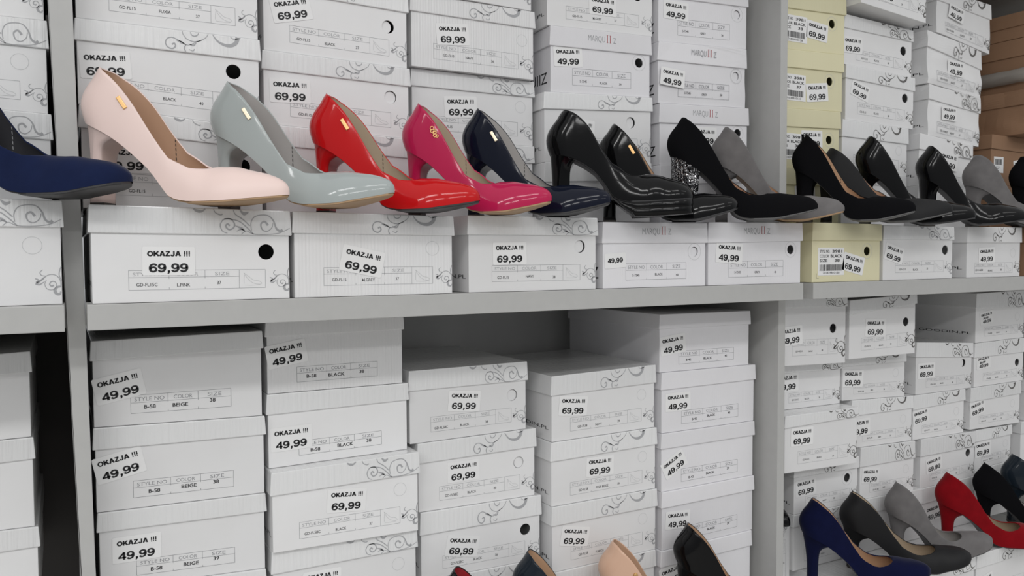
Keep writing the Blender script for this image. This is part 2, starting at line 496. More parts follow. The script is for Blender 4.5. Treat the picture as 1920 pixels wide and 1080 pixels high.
def make_box(row, info):
    key, cls, X, Y, yaw, w, z, st = row
    zb = min(z[4], z[5])
    zTl, zTr, zLl, zLr, zBl, zBr = [v - zb for v in z]
    D = info.get('depth', DEPTH[cls])
    wood = {'MQ': 'cool', 'B42': 'cool', 'CR': 'cream', 'BR': 'brown', 'B58': 'white', 'FK': 'white', 'GD': 'white', 'FL': 'white'}[cls]
    wood = info.get('mat', wood)
    amp, seed = info.get('crumple', 0), hash(key) % 97 * .37 if False else sum(map(ord, key)) * .37
    root = thing('shoe_box', info['label'], 'shoe box', info['group'], (X, Y, zb), (0, 0, math.radians(yaw)))
    ins = .0026
    bx0, bx1, by = ins, w - ins, ins
    def lerp(a, b, u): return a + (b - a) * u
    def zbot(u): return lerp(zBl, zBr, u)
    def zlid(u): return lerp(zLl, zLr, u)
    def fr(u, v):                                 # fractions of the front below the lid -> x, z
        return bx0 + (bx1 - bx0) * u, lerp(zbot(u), zlid(u), v)
    tl, tr = lerp(zLl, zTl, .86), lerp(zLr, zTr, .86)
    # ---- body
    bm = bmesh.new()
    prism(bm, [(bx0, zBl), (bx1, zBr), (bx1, tr), (bx0, tl)], by, D - ins, .0009)
    ht = info.get('hole')
    hole = None
    if ht:
        hu, hv, hr = HOLE[cls]
        hu, hv = info.get('hole_at', (hu, hv))
        hx, hz = fr(hu, hv)
        hole = (hx, hz, hr)
    if ht in ('open', 'flap'):
        bm.normal_update()
        f = max((f for f in bm.faces if f.normal.y < -.95), key=lambda f: f.calc_area())
        ring = [bm.verts.new((hx + hr * math.cos(a), by, hz + hr * math.sin(a))) for a in [i * math.tau / 28 for i in range(28)]]
        es = [bm.edges.new((ring[i], ring[(i + 1) % 28])) for i in range(28)]
        oe = list(f.edges)
        bmesh.ops.delete(bm, geom=[f], context='FACES_ONLY')
        bmesh.ops.triangle_fill(bm, edges=oe + es, use_beauty=True, normal=(0, -1, 0))
        inner = [bm.verts.new((v.co.x, by + .0016, v.co.z)) for v in ring]
        for i in range(28):
            j = (i + 1) % 28
            bm.faces.new((ring[i], ring[j], inner[j], inner[i]))
        if ht == 'flap':                          # the punched disc still hangs just behind the hole
            ox, oz = info.get('flap', (-.0009, .0002))
            c = [bm.verts.new((hx + ox + (hr - .0004) * math.cos(a), by + .0021 + .0006 * math.cos(a), hz + oz + (hr - .0004) * math.sin(a))) for a in [i * math.tau / 28 for i in range(28)]]
            bm.faces.new(c)
    if amp:
        bmesh.ops.subdivide_edges(bm, edges=[e for e in bm.edges if e.calc_length() > .03], cuts=18, use_grid_fill=True)
        bmesh.ops.triangulate(bm, faces=[f for f in bm.faces if len(f.verts) > 4])
    lift = .0009 if amp else 0
    def place(x, zz, eps=.00015): return (x, by - eps - lift, zz)
    P = lambda x, zz: place(x, zz)
    P2 = lambda x, zz: place(x, zz, .0002)
    if hole and ht in ('scored', 'open', 'flap') and (ht == 'scored' or info.get('ring')):
        for rr, wd in (((hr, .0004),) if ht == 'scored' else ((hr * 1.65, .0005),)):
            a0 = .4 if ht == 'scored' else 0
            ribbon(bm, P, [(hx + rr * math.cos(a0 + t * math.tau / 24), hz + rr * math.sin(a0 + t * math.tau / 24)) for t in range(25)], wd, wd, 4, n=2)
    # ---- printed table
    if info.get('style') and cls in TABLE:
        u0, u1, v0, v1, hd, cols, icon = TABLE[cls]
        heavy = cls in ('B58', 'B42')
        li = 2 if heavy else (2 if cls == 'MQ' else 3)
        th = .00034 if cls == 'FK' else .00042
        slope = math.atan2(fr(1, .3)[1] - fr(0, .3)[1], bx1 - bx0)
        def tp(a, b): return fr(u0 + (u1 - u0) * a, v0 + (v1 - v0) * b)
        def seg(a, b): ribbon(bm, P, [tp(*a), tp(*b)], th, th, li, n=1)
        last = cols[-1] if icon else 1
        seg((0, 0), (1, 0)); seg((0, 1), (1, 1)); seg((0, 0), (0, 1)); seg((1, 0), (1, 1)); seg((0, 1 - hd), (last, 1 - hd))
        for c in cols:
            seg((c, 1 if icon or True else 1), (c, (0 if icon and c == cols[-1] else .55 if not heavy else .5)))
            if not (icon and c == cols[-1]):
                seg((c, .12), (c, 0))
        edges = [0] + list(cols) + ([] if icon else [1])
        capz = (fr(.5, v1)[1] - fr(.5, v0)[1]) * hd * .50
        for i, t in enumerate(('STYLE NO', 'COLOR', 'SIZE')):
            x, zz = tp((edges[i] + edges[i + 1]) / 2, 1 - hd * .80)
            ww = (tp(edges[i + 1], 0)[0] - tp(edges[i], 0)[0]) * (.80 if i == 0 else .62 if i == 1 else .42)
            put_text(bm, t, P, x, zz, capz, li, ww, slope)
        vals = (info['style'], info['color'], info['size'])
        cap = dict(B58=.0043, B42=.0036, FK=.0030).get(cls, .0036)
        wr = random.Random(key)
        for i, t in enumerate(vals):
            if not t: continue
            x, zz = tp((edges[i] + edges[i + 1]) / 2 + wr.uniform(-.03, .04), .16 + wr.uniform(-.02, .08) + (.12 * i / 2 if heavy else 0))
            wd, lim = glyphs(t, .02 if heavy else 0)[2] * cap / CAP, (tp(edges[i + 1], 0)[0] - tp(edges[i], 0)[0]) * .8
            put_text(bm, t, P2, x, zz, cap, 1, min(wd * (1.15 if heavy else .92), lim), slope, .018 if heavy else .004)
        if icon:
            c0 = cols[-1]
            for s in SHOE_ICON:
                ribbon(bm, P, [tp(c0 + (1 - c0) * (.08 + .84 * a), .05 + .9 * b) for a, b in s], .0004, .0004, 5, n=3)
    # ---- corner scroll
    sc = info.get('scroll')
    dark = cls in ('FK', 'GD') or key[0] in 'VW'
    if sc:
        for pts, a, b, m_ in SCROLL_C:
            hh = lerp(zLl, zLr, .9) - lerp(zBl, zBr, .9)
            ribbon(bm, P, [(bx1 + px * hh, zbot(1) + pz * hh) for px, pz in pts], a * hh, b * hh, 6 if dark else 7, n=5, wm=m_ * hh)
    if cls == 'CR':                               # small printed corner mark
        x, zz = fr(.06, .10)
        ribbon(bm, P, [(x, zz + .008), (x, zz)], .0006, .0006, 1, n=1); ribbon(bm, P, [(x, zz), (x + .006, zz)], .0006, .0006, 1, n=1)
    # ---- lettering on the left flank
    side = {'FL': 'GOODIN.PL', 'FK': 'GOODIN.PL', 'GD': 'GOODIN.PL', 'MQ': 'MARQUIIZ'}.get(cls)
    if side and not info.get('plain_side'):
        S_ = lambda yy, zz: (bx0 - .00015, D - yy, zz)
        hb = zLl - zBl
        if cls == 'MQ':
            put_text(bm, side, S_, D - .014, zBl + hb * .22, .017, 1, .14, align='R')
        else:
            put_text(bm, side, S_, D - .012, zBl + hb * .24, .0052, 1, .125, align='R')
    crumple(bm, amp, seed, min(tl, tr))
    body = link('body', bm, [wood, 'ink', 'grey_ink', 'pale_ink', 'faint_ink', 'faint_ink', 'dark_scroll', 'scroll_ink'], root)
    # ---- lid
    bm = bmesh.new()
    lw = info.get('lid_mat', 'gloss' if cls in ('FL', 'FK', 'B58') and wood == 'white' else wood)
    fl = .0012
    prism(bm, [(-fl * .3, zLl), (w + fl * .3, zLr), (w - fl, zTr), (fl, zTl)], 0, D, .0012)
    if amp:
        bmesh.ops.subdivide_edges(bm, edges=[e for e in bm.edges if e.calc_length() > .03], cuts=5, use_grid_fill=True)
    LP = lambda x, zz: (x, -.00015 - lift, zz)
    if sc:
        h = (zTl - zLl + zTr - zLr) / 2
        art = SCROLL_A if sc == 'A' else SCROLL_B
        un = min(h * 1.0, w / 8.0)
        for pts, a, b, m_ in art:
            def lp(px, pz):
                x = w - .001 + px * un
                u = x / w
                return x, lerp(lerp(zLl, zLr, u), lerp(zTl, zTr, u), min(.97, max(.03, pz)))
            ribbon(bm, LP, [lp(*p) for p in pts], a * un, b * un, 2 if dark else 5, n=6, wm=None if m_ is None else m_ * un)
    if cls == 'MQ':
        x0, h = w * .36, (zTl - zLl + zTr - zLr) / 2
        zz = lerp(zLl, zLr, .5) + h * .42
        put_text(bm, 'MARQU', LP, x0, zz, h * .30, 3, w * .165, align='L')
        put_text(bm, 'Z', LP, x0 + w * .245, zz, h * .30, 3, w * .03, align='L')
        for k in (0, 1):
            xx = x0 + w * (.188 + .028 * k)
            ribbon(bm, LP, [(xx, zz), (xx, zz + h * .38)], .0011, .0011, 4, n=1)
            for q in (0, h * .38):
                ribbon(bm, LP, [(xx - .0016, zz + q), (xx + .0016, zz + q)], .0004, .0004, 4, n=1)
    crumple(bm, amp, seed)
    link('lid', bm, [lw, 'grey_ink', 'dark_scroll', 'pale_ink', 'red_ink', 'scroll_ink'], root)
    # ---- paper labels
    if info.get('cream_label'):
        lx, num = info['cream_label']
        bm = bmesh.new()
        x0, x1 = lx, lx + .063
        zt = zlid(.3) - .0115
        z0 = zt - .0465
        B_ = lambda e: (lambda x, zz: (x, by - e, zz))
        box(bm, x0, x1, by - .0005, by - .0002, z0, zt)
        T = B_(.0007)
        put_text(bm, 'STYLE NO.', T, x0 + .004, zt - .0085, .0046, 1, .024, align='L', bold=.01)
        put_text(bm, '3981', T, x0 + .034, zt - .0085, .0046, 1, .024, align='L', bold=.02)
        put_text(bm, 'COLOR', T, x0 + .004, zt - .0165, .0046, 1, .022, align='L', bold=.01)
        put_text(bm, 'BLACK', T, x0 + .030, zt - .0165, .0048, 1, .029, align='L', bold=.02)
        put_text(bm, 'SIZE', T, x0 + .004, zt - .0240, .0046, 1, .018, align='L', bold=.01)
        put_text(bm, num, T, x0 + .040, zt - .0240, .0046, 1, .012, align='L', bold=.02)
        rr, xx = random.Random(5), x0 + .004
        while xx < x1 - .006:
            q = rr.choice((.0004, .0006, .001, .0014))
            quad(bm, T, [(xx, z0 + .0075), (xx + q, z0 + .0075), (xx + q, z0 + .018), (xx, z0 + .018)], 1)
            xx += q + rr.choice((.0005, .0008, .0012))
        put_text(bm, '20183981' + '01' + num, T, (x0 + x1) / 2, z0 + .0025, .0034, 1, .040)
        link('style_label', bm, ['sticker', 'ink'], root)
    if info.get('bar_label'):
        x0, zt = info['bar_label']
        bm = bmesh.new()
        box(bm, x0, x0 + .034, by - .0005, by - .0002, zt - .034, zt)
        T = lambda x, zz: (x, by - .0007, zz)
        rr, xx = random.Random(9), x0 + .004
        while xx < x0 + .028:
            q = rr.choice((.0005, .0008, .0013))
            quad(bm, T, [(xx, zt - .017), (xx + q, zt - .017), (xx + q, zt - .005), (xx, zt - .005)], 1)
            xx += q + rr.choice((.0006, .001))
        for i in range(3):
            quad(bm, T, [(x0 + .004, zt - .022 - i * .004), (x0 + .022 - i * .004, zt - .022 - i * .004), (x0 + .022 - i * .004, zt - .0208 - i * .004), (x0 + .004, zt - .0208 - i * .004)], 2)
        link('barcode_label', bm, ['sticker', 'ink', 'grey_ink'], root)
    if st and info.get('price'):
        sx, szz, ang, ln = st
        if not info.get('price_only'):
            sx = max(sx, .0268)                       # keep the whole sticker on the board
        sticker(root, lambda x, zz, e: (x, by - e - lift * 1.6, zz), None, sx, szz - zb, math.radians(ang), info['price'], ln, info.get('struck', False), info.get('price_only', False), seed, amp)
    elif info.get('st2'):
        sx, szz, ang = info['st2']
        sticker(root, lambda x, zz, e: (x, by - e - lift * 1.6, zz), None, sx, szz, math.radians(ang), info['price'], .04, seed=seed, amp=amp)
    return root
# key, class, X, Y, yaw, width, (z of lid top l/r, lid edge l/r, bottom l/r), price sticker (x, z, tilt, length)
ROWS = [
    ('R1', 'FL', 0.0255, 0.0, 0.0, 0.209, [1.4033, 1.4004, 1.374, 1.372, 1.2999, 1.2999], (0.0773, 1.3491, -0.3, 0.043)),
    ('R2', 'FL', 0.2355, 0.0, 0.0, 0.2053, [1.4004, 1.3979, 1.3751, 1.3732, 1.2999, 1.2999], (0.0852, 1.3468, -12.0, 0.0434)),
    ('R3', 'FL', 0.4591, 0.0, 0.0, 0.2027, [1.3996, 1.3996, 1.3747, 1.3746, 1.2999, 1.2999], (0.0627, 1.3552, 1.0, 0.0412)),
    ('R4', 'MQ', 0.6689, 0.0, 0.0, 0.1936, [1.3939, 1.3951, 1.3638, 1.3648, 1.2999, 1.2999], (0.0237, 1.3366, 3.7, 0.0306)),
    ('R5', 'MQ', 0.8632, 0.0, 0.0, 0.2026, [1.3963, 1.3979, 1.3648, 1.3685, 1.2999, 1.2999], (0.0452, 1.3548, -3.7, 0.0443)),
    ('R6', 'CR', 1.0879, 0.0, 0.0, 0.1734, [1.3989, 1.3982, 1.3692, 1.3691, 1.2999, 1.2999], (0.1039, 1.3349, -12.4, 0.0429)),
    ('R7', 'FL', 1.2648, 0.0, 0.0, 0.1999, [1.3967, 1.3958, 1.3716, 1.3714, 1.2999, 1.2999], (0.0328, 1.3513, -14.0, 0.0406)),
    ('R8', 'GD', 1.5041, 0.0, 0.0, 0.1772, [1.3969, 1.3972, 1.3665, 1.3669, 1.2999, 1.2999], (0.0643, 1.3474, 1.7, 0.0417)),
    ('U1b', 'FL', 0.019, 0.096, 0.0, 0.2049, [1.6168, 1.6156, 1.5923, 1.5898, 1.5213, 1.5071], (0.031, 1.5726, 3.9, 0.043)),
    ('U1c', 'FL', 0.021, 0.096, 0.0, 0.2047, [1.5208, 1.5065, 1.4949, 1.4813, 1.4043, 1.4043], (0.0468, 1.4664, 1.4, 0.0434)),
    ('U2b', 'FL', 0.2293, 0.1192, 0.5, 0.2024, [1.61, 1.6063, 1.5859, 1.5819, 1.5175, 1.5099], (0.0361, 1.5664, 1.8, 0.0428)),
    ('U3a', 'FL', 0.4359, 0.132, 0.0, 0.2025, [1.7155, 1.7144, 1.69, 1.6894, 1.6139, 1.6129], (0.0659, 1.6699, 5.0, 0.0421)),
    ('U3b', 'FL', 0.4407, 0.144, 0.0, 0.2031, [1.6134, 1.6125, 1.5887, 1.5889, 1.5151, 1.5149], (0.0788, 1.5699, 4.4, 0.0429)),
    ('U4b', 'MQ', 0.6584, 0.1232, -2.0, 0.1889, [1.6954, 1.6993, 1.6654, 1.6693, 1.5958, 1.6018], (0.0328, 1.6566, 4.3, 0.0414)),
    ('U4c', 'FL', 0.6473, 0.1235, -2.0, 0.2023, [1.595, 1.6015, 1.5692, 1.5791, 1.4891, 1.4962], (0.0661, 1.5476, -3.1, 0.0422)),
    ('U5b', 'MQ', 0.8551, 0.1112, -2.0, 0.1888, [1.6921, 1.6982, 1.6617, 1.6654, 1.5935, 1.5984], (0.0289, 1.6403, -4.5, 0.0397)),
    ('U5c', 'MQ', 0.8584, 0.1113, -2.0, 0.1904, [1.5931, 1.5981, 1.5614, 1.5685, 1.4937, 1.5019], (0.0947, 1.5501, 0.8, 0.0421)),
    ('V2b', 'FL', 1.2888, 0.108, 0.0, 0.2001, [1.7926, 1.7857, 1.7675, 1.7635, 1.7007, 1.6939], (0.025, 1.7434, 1.2, 0.0428)),
    ('V2c', 'FL', 1.2948, 0.108, 0.0, 0.2015, [1.7001, 1.6932, 1.6757, 1.6673, 1.5985, 1.5928], (0.0439, 1.66, -15.3, 0.0411)),
    ('V2d', 'FL', 1.2867, 0.108, 0.0, 0.192, [1.5983, 1.5929, 1.5665, 1.5621, 1.5094, 1.4989], None),
    ('V3a', 'GD', 1.5519, 0.102, 0.0, 0.183, [1.8771, 1.8682, 1.8539, 1.8373, 1.7904, 1.7654], (0.0632, 1.8388, -10.7, 0.0403)),
    ('V3b', 'GD', 1.5232, 0.102, 0.0, 0.1827, [1.7917, 1.7668, 1.7583, 1.7301, 1.6864, 1.6717], (0.0926, 1.7288, -2.0, 0.0435)),
    ('V3c', 'GD', 1.5291, 0.102, 0.0, 0.1735, [1.6855, 1.6716, 1.6551, 1.6386, 1.5836, 1.5693], (0.0638, 1.6336, -0.9, 0.0386)),
    ('W1c', 'FK', 1.1053, 0.072, 0.0, 0.1928, [1.0631, 1.062, 1.0414, 1.0443, 0.961, 0.9562], (0.0457, 1.0278, -1.2, 0.0453)),
    ('W1d', 'FK', 1.1729, 0.1116, 0.0, 0.1774, [0.9589, 0.9545, 0.9349, 0.9319, 0.866, 0.8645], (0.0332, 0.9187, 2.2, 0.0436)),
    ('W2a', 'FK', 1.2687, 0.072, 0.0, 0.193, [1.2613, 1.2686, 1.2343, 1.2494, 1.1523, 1.1522], (0.0748, 1.2131, -2.3, 0.051)),
    ('W2d', 'FK', 1.3526, 0.1116, 0.0, 0.1665, [0.9703, 0.9659, 0.9318, 0.9303, 0.8676, 0.8639], (0.0337, 0.916, -5.6, 0.0415)),
    ('W3b', 'FK', 1.5288, 0.12, 0.0, 0.1916, [1.1651, 1.1536, 1.1344, 1.1226, 1.0566, 1.056], (0.0362, 1.1098, -0.1, 0.0446)),
    ('W3c', 'FK', 1.5217, 0.12, 0.0, 0.1738, [1.0562, 1.0557, 1.0262, 1.0318, 0.9639, 0.9615], (0.0207, 1.0153, 8.0, 0.0415)),
    ('W3d', 'FK', 1.5477, 0.12, 0.0, 0.1872, [0.9631, 0.9606, 0.9264, 0.927, 0.8592, 0.8623], (0.0466, 0.9102, 8.3, 0.0429)),
    ('W4b', 'FK', 1.7247, 0.12, 0.0, 0.1869, [1.1515, 1.1549, 1.1202, 1.1221, 1.0562, 1.0574], (0.035, 1.1141, 4.4, 0.0411)),
    ('W4c', 'FK', 1.7131, 0.12, 0.0, 0.1874, [1.0557, 1.0569, 1.0255, 1.0286, 0.9645, 0.9618], (0.0275, 1.0146, 11.3, 0.0429)),
    ('X1a', 'B58', 0.0268, 0.108, 0.0, 0.1963, [1.2514, 1.2541, 1.2281, 1.2318, 1.1503, 1.1458], (0.0291, 1.2009, 11.7, 0.0437)),
    ('X1b', 'B58', 0.0273, 0.108, 0.0, 0.1972, [1.1499, 1.1454, 1.1241, 1.1214, 1.05, 1.0463], (0.0259, 1.1079, 11.9, 0.0437)),
    ('X1c', 'B58', 0.0292, 0.108, 0.0, 0.1945, [1.0496, 1.0459, 1.0266, 1.0222, 0.958, 0.9483], (0.0426, 1.0064, -0.5, 0.0432)),
    ('X2a', 'B58', 0.2265, 0.114, 0.0, 0.189, [1.267, 1.2698, 1.2449, 1.2461, 1.1714, 1.1713], (0.0248, 1.2267, 9.6, 0.0422)),
    ('X2b', 'B58', 0.2265, 0.114, 0.0, 0.195, [1.171, 1.1709, 1.1446, 1.1473, 1.0747, 1.0778], (0.032, 1.1165, 1.4, 0.0435)),
    ('X2c', 'FL', 0.2258, 0.0936, 0.0, 0.2029, [1.0742, 1.0775, 1.0445, 1.0479, 0.9706, 0.9675], (0.0997, 1.0299, -4.4, 0.0431)),
    ('X3a', 'FL', 0.4231, 0.12, 0.0, 0.1928, [1.1865, 1.1876, 1.1578, 1.159, 1.0824, 1.0847], (0.0881, 1.1413, -5.3, 0.0417)),
    ('X3b', 'FL', 0.4351, 0.12, 0.0, 0.1956, [1.0822, 1.0844, 1.0533, 1.0561, 0.9833, 0.9809], (0.0733, 1.0388, 0.0, 0.0419)),
    ('X3c', 'FL', 0.4384, 0.12, 0.0, 0.201, [0.9828, 0.9804, 0.9498, 0.9495, 0.8839, 0.8808], (0.0683, 0.9282, -11.3, 0.043)),
    ('X4a', 'FL', 0.6442, 0.0996, 0.0, 0.2, [1.1648, 1.1693, 1.1349, 1.1399, 1.0641, 1.0668], (0.0417, 1.121, -5.2, 0.042)),
    ('X4b', 'FL', 0.6433, 0.0996, 0.0, 0.2033, [1.0637, 1.0664, 1.0345, 1.0386, 0.9651, 0.9659], (0.0919, 1.0214, -1.5, 0.0421)),
    ('X4c', 'FL', 0.6445, 0.0996, 0.0, 0.2029, [0.9647, 0.9655, 0.9352, 0.9363, 0.8633, 0.8651], (0.0446, 0.9176, -10.5, 0.0421)),
    ('X5a', 'B42', 0.847, 0.096, 0.0, 0.2004, [1.2506, 1.2495, 1.2266, 1.2259, 1.1555, 1.1555], (0.0298, 1.2052, 6.5, 0.0433)),
    ('X5b', 'B42', 0.8514, 0.096, 0.0, 0.2085, [1.1551, 1.1551, 1.1268, 1.129, 1.0554, 1.0562], (0.0368, 1.1098, -0.2, 0.0428)),
    ('X5c', 'B42', 0.8514, 0.096, 0.0, 0.2073, [1.055, 1.0558, 1.0298, 1.031, 0.9586, 0.9602], (0.0229, 1.006, 27.8, 0.0413)),
    ('X5d', 'B42', 0.8528, 0.096, 0.0, 0.2057, [0.9582, 0.9598, 0.9317, 0.9343, 0.861, 0.8636], (0.036, 0.9126, -3.9, 0.0416)),
    ('U1a', 'FL', 0.0189, 0.096, 0.0, 0.2047, [1.7085, 1.719, 1.6855, 1.6924, 1.6172, 1.616], None),
    ('U2a', 'FL', 0.2304, 0.1192, 0.5, 0.1994, [1.7176, 1.7105, 1.6872, 1.6824, 1.6104, 1.6067], (0.0371, 1.6708, 13.3, 0.0422)),
    ('U2c', 'FL', 0.2301, 0.1192, 0.5, 0.2007, [1.5171, 1.5095, 1.491, 1.4831, 1.4043, 1.4043], None),
    ('U3z', 'FL', 0.433, 0.1226, 2.0, 0.2009, [1.8237, 1.8135, 1.7988, 1.7879, 1.7159, 1.7149], None),
    ('U3c', 'FL', 0.4453, 0.144, 0.0, 0.198, [1.5147, 1.5145, 1.4869, 1.4886, 1.4006, 1.4006], None),
    ('U4a', 'FL', 0.6527, 0.1234, -2.0, 0.1991, [1.7934, 1.7949, 1.7654, 1.7668, 1.6957, 1.6998], (0.1021, 1.7418, 0.4, 0.0411)),
    ('U4d', 'FL', 0.6478, 0.1234, -2.0, 0.2004, [1.4887, 1.4958, 1.4588, 1.4683, 1.4006, 1.4006], None),
    ('U5a', 'MQ', 0.8552, 0.1113, -2.0, 0.1906, [1.7871, 1.7959, 1.7635, 1.77, 1.6925, 1.6986], (0.0379, 1.7504, -1.0, 0.0412)),
    ('U5d', 'MQ', 0.8593, 0.1112, -2.0, 0.1898, [1.4934, 1.5015, 1.4614, 1.4713, 1.3989, 1.3989], None),
    ('V1b', 'CR', 1.1114, 0.0996, 0.0, 0.1734, [1.8099, 1.8192, 1.7791, 1.7865, 1.7077, 1.7147], (0.0994, 1.754, -5.2, 0.0441)),
    ('V1c', 'CR', 1.1069, 0.0996, 0.0, 0.1734, [1.7072, 1.7141, 1.6764, 1.6815, 1.6049, 1.6093], (0.1042, 1.6447, 6.8, 0.0454)),
    ('V1d', 'CR', 1.1001, 0.0996, 0.0, 0.1734, [1.6045, 1.6087, 1.5716, 1.5773, 1.5011, 1.5022], (0.0991, 1.5594, 2.2, 0.0438)),
    ('V1e', 'CR', 1.1004, 0.0996, 0.0, 0.1734, [1.5007, 1.5018, 1.4697, 1.4722, 1.3999, 1.3999], (0.0822, 1.4617, 6.5, 0.0412)),
    ('V2a', 'FL', 1.2894, 0.072, 0.0, 0.191, [1.9164, 1.9039, 1.8836, 1.8739, 1.8048, 1.7906], (0.0709, 1.8382, -5.7, 0.0559)),
    ('V2e', 'FL', 1.286, 0.108, 0.0, 0.1876, [1.5091, 1.4988, 1.4822, 1.4766, 1.3977, 1.3977], None),
    ('V3d', 'GD', 1.5034, 0.102, 0.0, 0.1761, [1.5854, 1.5708, 1.554, 1.5407, 1.4817, 1.4712], (0.0925, 1.5393, -6.8, 0.0581)),
    ('V3e', 'GD', 1.5017, 0.102, 0.0, 0.1783, [1.4814, 1.4708, 1.4528, 1.4453, 1.3982, 1.3982], None),
    ('V4a', 'BR', 1.8048, 0.06, 0.0, 0.2166, [1.8599, 1.8507, 1.8306, 1.823, 1.8049, 1.7984], None),
    ('V4b', 'BR', 1.8069, 0.06, 0.0, 0.1952, [1.8044, 1.7986, 1.7665, 1.7622, 1.6917, 1.6861], None),
    ('V4d', 'BR', 1.7915, 0.06, 0.0, 0.2045, [1.6918, 1.6858, 1.6593, 1.6548, 1.5983, 1.5959], None),
    ('V4e', 'BR', 1.7421, 0.102, 0.0, 0.2097, [1.5985, 1.596, 1.5687, 1.5627, 1.4926, 1.4883], None),
    ('V4f', 'BR', 1.7417, 0.102, 0.0, 0.2205, [1.4922, 1.4877, 1.4626, 1.4591, 1.3984, 1.3984], None),
    ('R9', 'BR', 1.6959, 0.0, 0.0, 0.1941, [1.3974, 1.3972, 1.3669, 1.3673, 1.2999, 1.2999], None),
    ('W1a', 'FK', 1.0931, 0.072, 0.0, 0.1704, [1.2711, 1.2701, 1.2532, 1.2506, 1.1511, 1.1469], (0.0215, 1.2091, 2.9, 0.0513)),
    ('W1b', 'FK', 1.1285, 0.1116, 0.0, 0.1698, [1.1498, 1.1456, 1.1309, 1.1284, 1.0634, 1.0624], (-0.0006, 1.1186, 0.6, 0.0508)),
    ('W1e', 'FK', 1.1717, 0.1116, 0.0, 0.1745, [0.8656, 0.8641, 0.8429, 0.8424, 0.7605, 0.7605], None),
    ('W2b', 'FK', 1.2992, 0.1116, 0.0, 0.1877, [1.1519, 1.1517, 1.1314, 1.1297, 1.0663, 1.0597], (0.0328, 1.1127, -3.6, 0.0474)),
    ('W2c', 'FK', 1.3268, 0.1116, 0.0, 0.1842, [1.0649, 1.0584, 1.0342, 1.0333, 0.9713, 0.9669], (0.0195, 1.0155, 0.7, 0.0495)),
    ('W2e', 'FK', 1.3539, 0.1116, 0.0, 0.1906, [0.8672, 0.8633, 0.8391, 0.8334, 0.7605, 0.7605], None),
    ('W3e', 'FK', 1.5532, 0.12, 0.0, 0.1829, [0.8589, 0.862, 0.8265, 0.8308, 0.7605, 0.7605], (0.0438, 0.8088, 5.8, 0.0532)),
    ('W4a', 'FK', 1.7269, 0.12, 0.0, 0.1851, [1.2595, 1.2629, 1.2289, 1.2235, 1.1519, 1.1553], (0.0407, 1.2104, 7.3, 0.0387)),
    ('W4d', 'FK', 1.742, 0.126, 0.0, 0.1372, [0.9604, 0.9587, 0.9339, 0.9367, 0.8723, 0.877], (0.0313, 0.921, 2.1, 0.0483)),
    ('W4e', 'FK', 1.742, 0.126, 0.0, 0.139, [0.872, 0.8766, 0.8443, 0.8513, 0.7605, 0.7605], None),
    ('W5a', 'FK', 1.9191, 0.12, 0.0, 0.1975, [1.0579, 1.0553, 1.03, 1.0299, 0.9632, 0.9597], None),
    ('W5b', 'FK', 1.9027, 0.12, 0.0, 0.1961, [0.9631, 0.9596, 0.9353, 0.9343, 0.8538, 0.8524], None),
    ('X1d', 'B58', 0.0313, 0.108, 0.0, 0.1914, [0.9575, 0.948, 0.9331, 0.9239, 0.863, 0.852], None),
    ('X2d', 'FL', 0.2267, 0.102, 0.0, 0.2013, [0.9702, 0.9671, 0.9408, 0.9419, 0.8693, 0.8589], (0.0664, 0.9243, -1.1, 0.0415)),
    ('X3d', 'FL', 0.4399, 0.12, 0.0, 0.1962, [0.8835, 0.8805, 0.8552, 0.8517, 0.7875, 0.7839], None),
    ('X4d', 'FL', 0.6472, 0.0996, 0.0, 0.1975, [0.8629, 0.8647, 0.8343, 0.8369, 0.7626, 0.766], None),
    ('X5e', 'B42', 0.8512, 0.096, 0.0, 0.2026, [0.8605, 0.8632, 0.8339, 0.8359, 0.762, 0.7634], (0.0214, 0.823, 9.5, 0.0454)),
    ('L1a', 'FL', -0.212, 0.12, 0.0, 0.2046, [1.703, 1.7094, 1.6802, 1.6852, 1.6146, 1.6158], None),
    ('L1b', 'FL', -0.2105, 0.12, 0.0, 0.2046, [1.6142, 1.6154, 1.586, 1.5839, 1.5174, 1.5112], None),
    ('L1c', 'FL', -0.2087, 0.12, 0.0, 0.2046, [1.5171, 1.5108, 1.4872, 1.4817, 1.4087, 1.4087], None),
    ('R0', 'FL', -0.1983, -0.0124, 9.0, 0.2046, [1.4067, 1.4077, 1.3795, 1.3797, 1.2999, 1.2999], None),
    ('Z1a', 'B58', -0.2303, 0.144, 0.0, 0.198, [1.2321, 1.2401, 1.207, 1.2156, 1.1375, 1.14], None),
    ('Z1b', 'B58', -0.2295, 0.144, 0.0, 0.198, [1.1371, 1.1396, 1.1095, 1.1142, 1.0385, 1.0343], None),
    ('Z1c', 'B58', -0.227, 0.144, 0.0, 0.198, [1.0381, 1.0339, 1.0097, 1.01, 0.9388, 0.9303], None),
    ('Q1', 'FK', 1.192, 0.0, 0.0, 0.1675, [0.7596, 0.7596, 0.7315, 0.7315, 0.6628, 0.6628], None),
    ('Q2', 'FK', 1.3615, 0.0, 0.0, 0.188, [0.7596, 0.7596, 0.7315, 0.7315, 0.6628, 0.6628], None),
    ('Q3', 'FK', 1.5515, 0.0, 0.0, 0.188, [0.7596, 0.7596, 0.7315, 0.7315, 0.6628, 0.6628], (0.03, 0.703, 10, 0.043)),
]
